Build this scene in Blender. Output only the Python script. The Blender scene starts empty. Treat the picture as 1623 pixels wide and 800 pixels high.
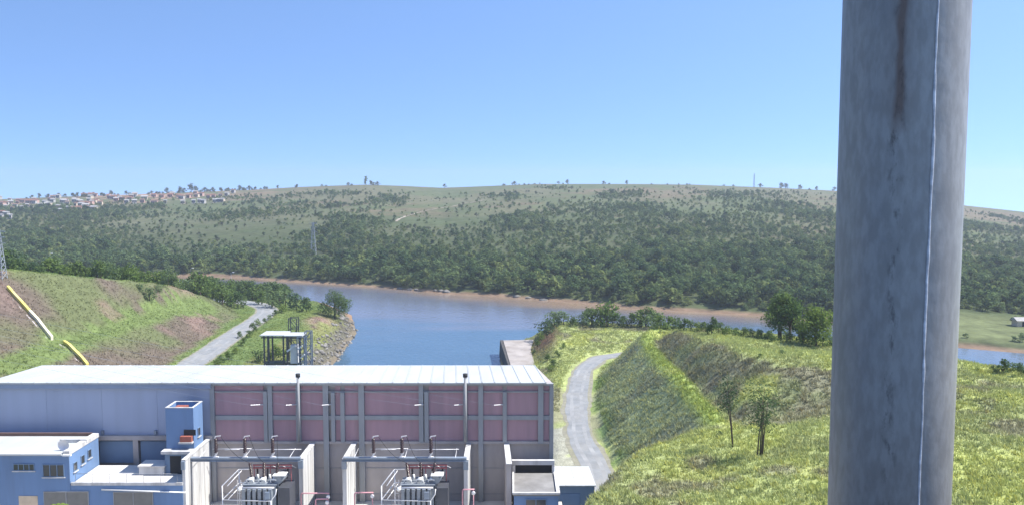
import bpy, math, random
import numpy as np
from mathutils import Vector, Matrix
from mathutils.bvhtree import BVHTree
from mathutils.geometry import delaunay_2d_cdt

scene = bpy.context.scene
COL = scene.collection

# ------------------------------------------------------------------ camera
CAM_Z = 42.0
PITCH = math.radians(4.70)
FPX, CX, CY = 1400.0, 811.5, 400.0
cd = bpy.data.cameras.new("camera")
cam = bpy.data.objects.new("camera", cd)
COL.objects.link(cam)
cam.location = (0, 0, CAM_Z)
cam.rotation_euler = (math.pi / 2 - PITCH, 0, 0)
cd.sensor_width = 36.0
cd.lens = FPX / 1623.0 * 36.0
cd.clip_start = 0.05
cd.clip_end = 20000
scene.camera = cam

# ------------------------------------------------------------------ light
SUN_EL, SUN_AZ = math.radians(54), math.radians(88)      # azimuth measured from +Y towards +X
world = bpy.data.worlds.new("World")
scene.world = world
world.use_nodes = True
wn = world.node_tree
wn.nodes.clear()
sky = wn.nodes.new("ShaderNodeTexSky")
sky.sky_type = 'NISHITA'
sky.sun_disc = False
sky.sun_elevation = SUN_EL
sky.sun_rotation = SUN_AZ
sky.altitude = 600
sky.air_density = 1.0
sky.dust_density = 0.6
sky.ozone_density = 5.0
bg = wn.nodes.new("ShaderNodeBackground")
bg.inputs['Strength'].default_value = 0.15
wo = wn.nodes.new("ShaderNodeOutputWorld")
# the clear, dry air of the place: the pale yellow belt that the model puts on the horizon is lifted out of
# sight by reading the sky a little higher up, the same all round
tcw = wn.nodes.new("ShaderNodeTexCoord")
mpw = wn.nodes.new("ShaderNodeMapping"); mpw.inputs['Scale'].default_value = (1, 1, 1.8); mpw.inputs['Location'].default_value = (0, 0, 0.27)
nrm = wn.nodes.new("ShaderNodeVectorMath"); nrm.operation = 'NORMALIZE'
wn.links.new(tcw.outputs['Generated'], mpw.inputs[0]); wn.links.new(mpw.outputs[0], nrm.inputs[0]); wn.links.new(nrm.outputs[0], sky.inputs[0])
wn.links.new(sky.outputs[0], bg.inputs[0])
wn.links.new(bg.outputs[0], wo.inputs[0])

sl = bpy.data.lights.new("sun", 'SUN')
sl.energy = 4.2
sl.angle = math.radians(0.5)
sl.color = (1.0, 0.95, 0.86)
sun = bpy.data.objects.new("sun", sl)
COL.objects.link(sun)
sdir = Vector((math.cos(SUN_EL) * math.sin(SUN_AZ), math.cos(SUN_EL) * math.cos(SUN_AZ), math.sin(SUN_EL)))
sun.rotation_euler = sdir.to_track_quat('Z', 'Y').to_euler()
sun.location = (60, 20, 90)

scene.view_settings.view_transform = 'Standard'
scene.view_settings.look = 'None'
scene.view_settings.exposure = 0.98
scene.view_settings.gamma = 1.0
scene.view_settings.use_curve_mapping = False
scene.render.engine = 'CYCLES'
scene.cycles.use_denoising = True
scene.cycles.max_bounces = 5
scene.cycles.diffuse_bounces = 2
scene.cycles.glossy_bounces = 2
scene.cycles.transmission_bounces = 3
scene.cycles.transparent_max_bounces = 4

rng = np.random.default_rng(7)
random.seed(7)

# ------------------------------------------------------------------ helpers
ST, CT = math.sin(PITCH), math.cos(PITCH)
def ray(px, py):
    x = (px - CX) / FPX; y = (CY - py) / FPX
    return np.array([x, y * ST + CT, y * CT - ST])
def at_depth(px, py, Y):
    """world X and z of a line of sight where it meets the plane at depth Y"""
    d = ray(px, py)
    k = Y / d[1]
    return d[0] * k, CAM_Z + d[2] * k

def hash2(ix, iy, s):
    n = (ix.astype(np.int64) * 374761393 + iy.astype(np.int64) * 668265263 + s * 1442695041) & 0x7fffffff
    n = (n ^ (n >> 13)) * 1274126177 & 0x7fffffff
    n = n ^ (n >> 16)
    return (n & 0xffff) / 65535.0
def vnoise(x, y, s=0):
    x = np.asarray(x, float); y = np.asarray(y, float)
    ix = np.floor(x); iy = np.floor(y)
    fx = x - ix; fy = y - iy
    fx = fx * fx * (3 - 2 * fx); fy = fy * fy * (3 - 2 * fy)
    a = hash2(ix, iy, s); b = hash2(ix + 1, iy, s); c = hash2(ix, iy + 1, s); d = hash2(ix + 1, iy + 1, s)
    return (a * (1 - fx) + b * fx) * (1 - fy) + (c * (1 - fx) + d * fx) * fy
def fbm(x, y, s=0, o=4):
    r = 0.0; a = 0.5; t = 0.0
    for k in range(o):
        r = r + a * vnoise(x, y, s + k * 17); t += a
        x = np.asarray(x) * 2.03; y = np.asarray(y) * 2.03; a *= 0.5
    return r / t
def sstep(a, b, x):
    t = np.clip((np.asarray(x, float) - a) / (b - a), 0, 1)
    return t * t * (3 - 2 * t)

# materials -------------------------------------------------------
MATS = {}
def mat(name, col, rough=0.8, metal=0.0, var=0.12, scale=1.5, bump=0.0, bscale=20.0, spec=0.3, dirt=None, dirt_amt=0.3, stretch=None):
    """plain painted / mineral surface: base colour, soft blotches, optional dirt, fine relief"""
    if name in MATS: return MATS[name]
    m = bpy.data.materials.new(name); m.use_nodes = True
    nt = m.node_tree; n = nt.nodes; L = nt.links
    b = n['Principled BSDF']
    b.inputs['Roughness'].default_value = rough
    b.inputs['Metallic'].default_value = metal
    b.inputs['Specular IOR Level'].default_value = spec
    g = n.new('ShaderNodeNewGeometry')
    src = g.outputs['Position']
    if stretch:
        mp = n.new('ShaderNodeMapping'); mp.inputs['Scale'].default_value = stretch
        L.new(src, mp.inputs[0]); src = mp.outputs[0]
    t = n.new('ShaderNodeTexNoise'); t.inputs['Scale'].default_value = scale; t.inputs['Detail'].default_value = 5
    L.new(src, t.inputs['Vector'])
    mr = n.new('ShaderNodeMapRange'); mr.inputs[1].default_value = 0.3; mr.inputs[2].default_value = 0.7
    mr.inputs[3].default_value = 1 - var; mr.inputs[4].default_value = 1 + var
    L.new(t.outputs[0], mr.inputs[0])
    mx = n.new('ShaderNodeVectorMath'); mx.operation = 'SCALE'
    mx.inputs[0].default_value = col[:3]
    L.new(mr.outputs[0], mx.inputs['Scale'])
    out = mx.outputs[0]
    if dirt:
        t2 = n.new('ShaderNodeTexNoise'); t2.inputs['Scale'].default_value = scale * 0.45; t2.inputs['Detail'].default_value = 7
        t2.inputs['Roughness'].default_value = 0.65
        L.new(src, t2.inputs['Vector'])
        r2 = n.new('ShaderNodeMapRange'); r2.inputs[1].default_value = 0.48; r2.inputs[2].default_value = 0.72
        r2.inputs[3].default_value = 0; r2.inputs[4].default_value = dirt_amt
        L.new(t2.outputs[0], r2.inputs[0])
        mm = n.new('ShaderNodeMix'); mm.data_type = 'RGBA'
        L.new(r2.outputs[0], mm.inputs[0]); L.new(out, mm.inputs[6]); mm.inputs[7].default_value = (*dirt[:3], 1)
        out = mm.outputs[2]
    L.new(out, b.inputs['Base Color'])
    if bump > 0:
        t3 = n.new('ShaderNodeTexNoise'); t3.inputs['Scale'].default_value = bscale; t3.inputs['Detail'].default_value = 4
        L.new(g.outputs['Position'], t3.inputs['Vector'])
        bp = n.new('ShaderNodeBump'); bp.inputs['Strength'].default_value = bump; bp.inputs['Distance'].default_value = 0.05
        L.new(t3.outputs[0], bp.inputs['Height']); L.new(bp.outputs[0], b.inputs['Normal'])
    MATS[name] = m
    return m

def leaf_mat(name, c0, c1, trans=0.3, nscale=0.12):
    """foliage: two greens mixed by each plant and by a soft noise over the place"""
    m = bpy.data.materials.new(name); m.use_nodes = True
    nt = m.node_tree; n = nt.nodes; L = nt.links
    n.remove(n['Principled BSDF'])
    out = n['Material Output']
    oi = n.new('ShaderNodeObjectInfo')
    g = n.new('ShaderNodeNewGeometry')
    t = n.new('ShaderNodeTexNoise'); t.inputs['Scale'].default_value = nscale; t.inputs['Detail'].default_value = 3
    L.new(g.outputs['Position'], t.inputs['Vector'])
    t2 = n.new('ShaderNodeTexNoise'); t2.inputs['Scale'].default_value = 1.1; t2.inputs['Detail'].default_value = 2
    L.new(g.outputs['Position'], t2.inputs['Vector'])
    ad = n.new('ShaderNodeMath'); ad.operation = 'ADD'
    L.new(oi.outputs['Random'], ad.inputs[0]); L.new(t.outputs[0], ad.inputs[1])
    a2 = n.new('ShaderNodeMath'); a2.operation = 'MULTIPLY_ADD'; a2.inputs[1].default_value = 0.5
    L.new(t2.outputs[0], a2.inputs[0]); L.new(ad.outputs[0], a2.inputs[2])
    mr = n.new('ShaderNodeMapRange'); mr.inputs[1].default_value = 0.55; mr.inputs[2].default_value = 1.55
    L.new(a2.outputs[0], mr.inputs[0])
    mx = n.new('ShaderNodeMix'); mx.data_type = 'RGBA'
    mx.inputs[6].default_value = (*c0, 1); mx.inputs[7].default_value = (*c1, 1)
    L.new(mr.outputs[0], mx.inputs[0])
    d = n.new('ShaderNodeBsdfDiffuse'); tr = n.new('ShaderNodeBsdfTranslucent')
    L.new(mx.outputs[2], d.inputs[0]); L.new(mx.outputs[2], tr.inputs[0])
    ms = n.new('ShaderNodeMixShader'); ms.inputs[0].default_value = trans
    L.new(d.outputs[0], ms.inputs[1]); L.new(tr.outputs[0], ms.inputs[2])
    L.new(ms.outputs[0], out.inputs[0])
    MATS[name] = m
    return m

def ground_mat(name, grain=0.9, amt=0.25, bump=0.5, fine=6.0):
    """soil and turf: colour map of the place (attribute) broken up by grain and relief"""
    m = bpy.data.materials.new(name); m.use_nodes = True
    nt = m.node_tree; n = nt.nodes; L = nt.links
    b = n['Principled BSDF']; b.inputs['Roughness'].default_value = 0.95; b.inputs['Specular IOR Level'].default_value = 0.1
    a = n.new('ShaderNodeAttribute'); a.attribute_name = 'tint'
    g = n.new('ShaderNodeNewGeometry')
    t = n.new('ShaderNodeTexNoise'); t.inputs['Scale'].default_value = grain; t.inputs['Detail'].default_value = 6; t.inputs['Roughness'].default_value = 0.65
    L.new(g.outputs['Position'], t.inputs['Vector'])
    mr = n.new('ShaderNodeMapRange'); mr.inputs[1].default_value = 0.3; mr.inputs[2].default_value = 0.7
    mr.inputs[3].default_value = 1 - amt; mr.inputs[4].default_value = 1 + amt
    L.new(t.outputs[0], mr.inputs[0])
    mx = n.new('ShaderNodeVectorMath'); mx.operation = 'SCALE'
    L.new(a.outputs['Color'], mx.inputs[0]); L.new(mr.outputs[0], mx.inputs['Scale'])
    L.new(mx.outputs[0], b.inputs['Base Color'])
    t3 = n.new('ShaderNodeTexNoise'); t3.inputs['Scale'].default_value = fine; t3.inputs['Detail'].default_value = 3
    L.new(g.outputs['Position'], t3.inputs['Vector'])
    bp = n.new('ShaderNodeBump'); bp.inputs['Strength'].default_value = bump; bp.inputs['Distance'].default_value = 0.3
    L.new(t3.outputs[0], bp.inputs['Height']); L.new(bp.outputs[0], b.inputs['Normal'])
    MATS[name] = m
    return m

# objects -----------------------------------------------------------
def tag(o, label=None, cat=None, group=None, kind=None):
    if label: o['label'] = label
    if cat: o['category'] = cat
    if group: o['group'] = group
    if kind: o['kind'] = kind
    return o
def empty(name, loc, label=None, cat=None, group=None, rz=0.0):
    o = bpy.data.objects.new(name, None)
    o.empty_display_size = 0.3
    COL.objects.link(o)
    o.location = loc; o.rotation_euler = (0, 0, rz)
    tag(o, label, cat, group)
    return o
def link_mesh(name, me, parent=None, world=True):
    o = bpy.data.objects.new(name, me)
    COL.objects.link(o)
    if parent is not None:
        o.parent = parent
        if world:                     # vertices were given in world space
            off = Vector((0, 0, 0)); p = parent
            while p is not None:
                off += p.location; p = p.parent
            o.location = -off
    return o
def np_mesh(name, V, F, material, smooth=False, tint=None):
    """mesh from numpy arrays; all faces have the same number of corners"""
    V = np.asarray(V, np.float32); F = np.asarray(F, np.int32)
    me = bpy.data.meshes.new(name)
    k = F.shape[1]
    me.vertices.add(len(V)); me.vertices.foreach_set('co', V.ravel())
    me.loops.add(F.size); me.loops.foreach_set('vertex_index', F.ravel())
    me.polygons.add(len(F))
    me.polygons.foreach_set('loop_start', np.arange(len(F), dtype=np.int32) * k)
    if smooth: me.polygons.foreach_set('use_smooth', np.ones(len(F), bool))
    me.update(calc_edges=True)
    if tint is not None:
        a = me.color_attributes.new('tint', 'FLOAT_COLOR', 'POINT')
        c = np.ones((len(V), 4), np.float32); c[:, :3] = tint
        a.data.foreach_set('color', c.ravel())
    if material: me.materials.append(material)
    me.validate()
    return me

class MB:
    """collects simple solids and builds them as ONE mesh"""
    def __init__(s): s.v = []; s.f = []; s.sm = []
    def add(s, vs, fs, smooth=False):
        o = len(s.v); s.v += [tuple(map(float, p)) for p in vs]
        for f in fs: s.f.append([i + o for i in f]); s.sm.append(smooth)
        return s
    def box(s, x0, x1, y0, y1, z0, z1):
        vs = [(x, y, z) for z in (z0, z1) for y in (y0, y1) for x in (x0, x1)]
        return s.add(vs, [(0, 2, 3, 1), (4, 5, 7, 6), (0, 1, 5, 4), (2, 6, 7, 3), (0, 4, 6, 2), (1, 3, 7, 5)])
    def hexa(s, b, t):
        """b, t: 4 points each (counter-clockwise seen from above)"""
        return s.add(list(b) + list(t), [(3, 2, 1, 0), (4, 5, 6, 7), (0, 1, 5, 4), (1, 2, 6, 5), (2, 3, 7, 6), (3, 0, 4, 7)])
    def bar(s, p0, p1, w, h=None):
        h = h or w
        p0 = Vector(p0); p1 = Vector(p1); d = (p1 - p0).normalized()
        up = Vector((0, 0, 1)) if abs(d.z) < 0.95 else Vector((0, 1, 0))
        a = d.cross(up).normalized() * (w / 2); b = a.cross(d).normalized() * (h / 2)
        q = [p0 - a - b, p0 + a - b, p0 + a + b, p0 - a + b, p1 - a - b, p1 + a - b, p1 + a + b, p1 - a + b]
        return s.add(q, [(0, 3, 2, 1), (4, 5, 6, 7), (0, 1, 5, 4), (1, 2, 6, 5), (2, 3, 7, 6), (3, 0, 4, 7)])
    def tube(s, pts, rad, n=8, cap=True):
        pts = [Vector(p) for p in pts]
        if not hasattr(rad, '__len__'): rad = [rad] * len(pts)
        vs = []; fs = []
        prev = None
        for i, p in enumerate(pts):
            d = (pts[min(i + 1, len(pts) - 1)] - pts[max(i - 1, 0)]).normalized()
            if prev is None:
                up = Vector((0, 0, 1)) if abs(d.z) < 0.9 else Vector((0, 1, 0))
                a = d.cross(up).normalized()
            else:
                a = (prev - d * prev.dot(d)).normalized()
            prev = a
            b = d.cross(a)
            for k in range(n):
                t = 2 * math.pi * k / n
                vs.append(p + (a * math.cos(t) + b * math.sin(t)) * rad[i])
        for i in range(len(pts) - 1):
            for k in range(n):
                k2 = (k + 1) % n
                fs.append((i * n + k, i * n + k2, (i + 1) * n + k2, (i + 1) * n + k))
        s.add(vs, fs, True)
        if cap:
            o = len(s.v) - len(vs)
            s.f.append([o + k for k in range(n)][::-1]); s.sm.append(False)
            e = o + (len(pts) - 1) * n
            s.f.append([e + k for k in range(n)]); s.sm.append(False)
        return s
    def build(s, name, material, parent=None, world=True):
        me = bpy.data.meshes.new(name)
        me.from_pydata(s.v, [], s.f)
        me.polygons.foreach_set('use_smooth', s.sm)
        if material: me.materials.append(material)
        me.update()
        return link_mesh(name, me, parent, world)
def box_part(name, m, parent, *b):
    return MB().box(*b).build(name, m, parent)
def copy_tree(o, parent=None):
    c = o.copy(); COL.objects.link(c)
    if parent is not None: c.parent = parent
    for ch in [x for x in bpy.data.objects if x.parent == o]:
        copy_tree(ch, c)
    return c
# ------------------------------------------------------------------ near terrain: break lines of the place (X, Y, z)
ROAD_L = [(-62, 60), (-62, 110), (-62.5, 140), (-63, 172), (-65, 205), (-66, 230), (-69, 246), (-78, 258), (-96, 266), (-120, 272)]
ROAD_R = [(10.4, 97), (10.6, 108), (9.7, 121), (10.6, 142), (12.5, 159), (14.6, 169), (18, 176.8), (24, 181), (36, 183)]
BREAK = [
 # left shore of the tailrace and river: waterline, bank top, bed
 [(-41, 104, 0), (-41, 203, 0), (-43.0, 240, 0), (-50, 273, 0), (-64, 300, 0), (-88, 318, 0), (-112, 330, 0), (-210, 340, 0)],
 [(-46, 104, 5.6), (-46.5, 203, 5.4), (-47.5, 236, 5.0), (-55, 266, 3.6), (-69, 291, 2.6), (-92, 308, 2.4), (-210, 328, 3)],
 [(-37, 104, -3), (-36, 203, -3), (-37, 243, -3), (-44, 282, -3), (-56, 312, -3), (-90, 334, -3), (-210, 352, -3)],
 # left flat and mound
 [(-50, 205, 6.2), (-50.5, 222, 7.0), (-53, 238, 6.2)],
 [(-57, 104, 6), (-58, 172, 6), (-60, 205, 6), (-60.5, 228, 6)],
 # left hill: toe, bench, top
 [(-67, 60, 6), (-67, 172, 6), (-69.5, 205, 6), (-72, 232, 6), (-79, 248, 6), (-97, 257, 6), (-122, 264, 6), (-210, 275, 6)],
 [(-76, 60, 13), (-77, 150, 13), (-78, 180, 12.5), (-77.5, 205, 11.5), (-77, 225, 9.0)],
 [(-78.4, 60, 13.4), (-79.3, 150, 13.4), (-80, 180, 12.9), (-79.3, 205, 11.9), (-78.4, 225, 9.4)],
 [(-97, 60, 28), (-95, 150, 26.2), (-93, 160, 25.4), (-89, 175, 23.2), (-83.5, 198, 19.2), (-81, 214, 16), (-80.5, 228, 12.5), (-82, 240, 9.5)],
 [(-130, 60, 30), (-130, 150, 27), (-128, 180, 23), (-122, 205, 18), (-112, 228, 13), (-108, 243, 8.5)],
 [(-210, 60, 31), (-210, 150, 27), (-210, 210, 20), (-210, 245, 9)],
 # yard round the powerhouse
 [(-60, 60, 6), (-20, 60, 6), (-1, 58, 6)], [(-41, 103, 6), (1, 103, 6)],
 # right shore: waterline, bank top, bed
 [(2.6, 104, 0), (2.2, 140, 0), (-0.6, 178, 0), (-2.9, 210, 0), (1.0, 221, 0), (8, 230, 0), (20, 231, 0), (40, 226, 0), (58, 216, 0), (68, 203, 0), (73, 188, 0), (77, 168, 0), (84, 152, 0), (98, 140, 0), (130, 128, 0), (190, 116, 0)],
 [(4.2, 104, 5.6), (3.6, 140, 4), (0.6, 178, 3), (-1.2, 207, 3), (4, 214, 3.5), (11, 220, 5.4), (20, 220.5, 6), (38, 216, 6), (53, 206, 6), (61, 196, 6.5), (65, 184, 7.2), (69, 164, 8), (77, 146, 8), (95, 132, 8), (128, 120, 8), (190, 108, 9)],
 [(-3, 104, -3), (-3, 140, -3), (-6, 178, -3), (-8, 213, -3), (-4, 228, -3), (5, 239, -3), (21, 240, -3), (43, 235, -3), (64, 224, -3), (76, 208, -3), (82, 191, -3), (86, 172, -3), (92, 159, -3), (105, 148, -3), (135, 137, -3), (190, 126, -3)],
 # concrete slab and scarp beside it
 [(5.2, 178, 3), (4.4, 200, 3), (5.5, 214, 3.2)],
 [(7.4, 176, 5.6), (9.5, 196, 7.2), (11.5, 207, 7.6), (10.5, 218, 7)],
 # right road bench, toe of the lower slope
 [(5.4, 110, 6), (5.2, 140, 6), (8.0, 160, 6), (11.0, 172, 6), (14.6, 181, 6.2), (23, 187.5, 6.5)],
 [(17, 206, 7.0), (30, 208, 7.2), (45, 203, 7)],
 [(11.5, 97.5, 6.2), (13.2, 110, 6), (12.6, 121, 6), (13.6, 142, 6), (15.8, 158, 6), (18.0, 166.5, 6), (21.5, 172.6, 6), (27, 176.4, 6.1), (36, 178.4, 6.2), (50, 180, 8)],
 # ledge between the slopes (outer, inner)
 [(22.3, 99, 14.6), (22.6, 112, 14.4), (22.4, 128, 14), (22.6, 148, 13.6), (23.2, 157, 13.5), (25.4, 165, 13.4), (30, 170, 13.2), (42, 173, 12.4)],
 [(25.2, 99, 15.2), (24.6, 112, 14.8), (24.2, 128, 14.4), (24.4, 147, 14.0), (25.2, 156, 13.9), (27, 163, 13.7), (31, 167, 13.5), (42, 169.6, 13)],
 # upper slope: foot and top
 [(30, 97, 16), (34.4, 95.5, 16.6), (40, 92, 17.4), (48, 86, 18.4)],
 [(28.3, 150, 16.4), (29.2, 130, 18.2), (31, 114, 19.2), (33.6, 108.8, 19.3), (37, 103, 19.2), (43, 99, 19.3), (52, 93, 19.5)],
 [(36, 160, 15.2), (43, 146, 16.4), (50, 132, 17.4), (53, 116, 18.8), (57, 108, 19.4), (61, 103, 19.6), (75, 98, 19.8), (100, 92, 20), (190, 86, 21)],
 [(51, 192, 8), (54, 176, 11), (58, 158, 12.4), (61, 144, 12.8), (66, 132, 12.8), (74, 124, 12.8), (88, 116, 12.8), (112, 107, 13), (190, 97, 14)],
 # near spur: crest and hidden drop to the yard
 [(22.0, 98, 14.5), (13.4, 91.5, 14.0), (8.4, 79, 15.3), (5.6, 70.7, 15.8), (3.2, 64, 16.3), (2, 52, 17.5), (0, 36, 19)],
 [(11.3, 96, 6.2), (9.6, 86.5, 6.2), (6.6, 79.5, 6.2), (4.0, 72, 6.2), (1.0, 64, 6.2), (-1.5, 52, 6.2), (-4, 36, 6.2)],
 [(17, 75, 16.1), (22, 87, 15.6), (26, 74, 17.4), (35, 76, 18.4)],
 [(12, 55, 17.4), (25, 55, 18.6), (40, 56, 19.4), (60, 60, 20), (90, 66, 20.6)],
 [(45, 74, 19.2), (60, 80, 19.8), (90, 84, 20.4)],
 [(12, 36, 20.5), (30, 36, 22), (60, 36, 23.5), (190, 36, 25)],
 [(-20, 36, 6), (-60, 36, 6)], [(-67, 36, 6)], [(-97, 36, 29)], [(-210, 36, 32)],
 [(-20, 240, -3.5), (20, 280, -3.5), (-60, 345, -3.5), (100, 270, -3.5), (150, 200, -3.5), (190, 160, -3.5), (190, 346, -3.5), (-210, 372, -3.5), (0, 372, -3.5), (190, 372, -3.5)],
]
def build_tin():
    V = []; E = []; Z = []
    for bi, line in enumerate(BREAK):
        s = len(V)
        for p in line: V.append(Vector((p[0], p[1]))); Z.append(p[2])
        if bi != len(BREAK) - 1:
            for i in range(len(line) - 1): E.append((s + i, s + i + 1))
    r = delaunay_2d_cdt(V, E, [], 0, 0.001, True)
    vo, eo, fo, ov = r[0], r[1], r[2], r[3]
    z = [None] * len(vo)
    for i, o in enumerate(ov):
        if o: z[i] = Z[o[0]]
    nb = {}
    for a, b in eo:
        nb.setdefault(a, []).append(b); nb.setdefault(b, []).append(a)
    for i in range(len(z)):
        if z[i] is None:
            c = [(1 / ((vo[i] - vo[k]).length + 1e-3), z[k]) for k in nb.get(i, []) if z[k] is not None]
            z[i] = sum(w * q for w, q in c) / sum(w for w, q in c) if c else 0.0
    return BVHTree.FromPolygons([(v.x, v.y, zz) for v, zz in zip(vo, z)], [tuple(f) for f in fo])

DITCH = [(25.6, 96), (25.2, 112), (24.9, 128), (25.1, 147), (25.9, 155.6), (27.6, 162), (31.4, 166)]
LEDGE = [(22.9, 97), (23.3, 112), (23.0, 128), (23.5, 148), (24.2, 157), (26.2, 164), (30.5, 168.6)]
GX0, GX1, GY0, GY1, GS = -208.0, 188.0, 38.0, 368.0, 1.2
gx = np.arange(GX0, GX1, GS); gy = np.arange(GY0, GY1, GS)
def dist_poly(x, y, line):
    d = np.full(np.shape(x), 1e9)
    for a, b in zip(line[:-1], line[1:]):
        ax, ay = a[:2]; bx, by = b[:2]
        dx, dy = bx - ax, by - ay
        t = np.clip(((x - ax) * dx + (y - ay) * dy) / (dx * dx + dy * dy), 0, 1)
        d = np.minimum(d, np.hypot(x - ax - t * dx, y - ay - t * dy))
    return d
def near_heights():
    bv = build_tin()
    h = np.zeros((len(gy), len(gx)))
    dn = Vector((0, 0, -1))
    for j, y in enumerate(gy):
        for i, x in enumerate(gx):
            r = bv.ray_cast(Vector((x, y, 100)), dn)
            h[j, i] = r[0].z if r[0] is not None else -3.5
    for _ in range(1):
        p = np.pad(h, 1, mode='edge')
        h = (p[:-2, 1:-1] + p[2:, 1:-1] + p[1:-1, :-2] + p[1:-1, 2:] + 4 * p[1:-1, 1:-1]) / 8
    X, Y = np.meshgrid(gx, gy)
    dr = np.minimum(dist_poly(X, Y, ROAD_L), dist_poly(X, Y, ROAD_R))
    amp = sstep(3.2, 7, dr)
    yard = (X > -62) & (X < 6) & (Y < 106)
    amp = np.where(yard, 0, amp)
    n = (fbm(X / 14, Y / 14, 3) - 0.5) * 1.5 + (fbm(X / 3.5, Y / 3.5, 9, 3) - 0.5) * 0.55
    n = n + (fbm((X + Y * .3) / 2.2, Y / 9, 31, 3) - 0.5) * 0.7 * sstep(-70, -66, -np.abs(X + 80) - 60)
    h = h + n * amp * sstep(-1, 2, h)
    h = np.where((dr < 3.4) & (h > 2), 6.0, h)
    di = np.exp(-(dist_poly(X, Y, DITCH) / 1.0) ** 2)
    h = h - .75 * di
    le = np.exp(-(dist_poly(X, Y, LEDGE) / 1.3) ** 2) * (dr > 5)
    h = h + .35 * le
    return X, Y, h
NX, NY, NH = near_heights()
def near_h(x, y):
    x = np.asarray(x, float); y = np.asarray(y, float)
    fx = np.clip((x - GX0) / GS, 0, len(gx) - 1.001); fy = np.clip((y - GY0) / GS, 0, len(gy) - 1.001)
    i = fx.astype(int); j = fy.astype(int); fx = fx - i; fy = fy - j
    return (NH[j, i] * (1 - fx) + NH[j, i + 1] * fx) * (1 - fy) + (NH[j + 1, i] * (1 - fx) + NH[j + 1, i + 1] * fx) * fy

gr_y, gr_x = np.gradient(NH, GS)
SLOPE = np.hypot(gr_x, gr_y)
BENCH = [(-77.2, 60), (-78.2, 150), (-79, 180), (-78.4, 205), (-77.7, 225)]
def in_poly(x, y, poly):
    r = np.zeros(np.shape(x), bool)
    for (x0, y0), (x1, y1) in zip(poly, poly[1:] + poly[:1]):
        c = ((y0 > y) != (y1 > y)) & (x < (x1 - x0) * (y - y0) / ((y1 - y0) or 1e-9) + x0)
        r ^= c
    return r
def _line(k): return [p[:2] for p in BREAK[k]]
def _find(p): return next(i for i, l in enumerate(BREAK) if tuple(l[0]) == p)
_toe = _line(_find((11.5, 97.5, 6.2)))[1:]; _out = _line(_find((22.3, 99, 14.6))); _inn = _line(_find((25.2, 99, 15.2)))
_foot = _line(_find((30, 97, 16))); _top = _line(_find((28.3, 150, 16.4)))
LOWER = _toe + _out[::-1] + [(16, 95), (13, 101)]
UPPER = _inn[:5][::-1] + _foot + _top[::-1]
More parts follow.
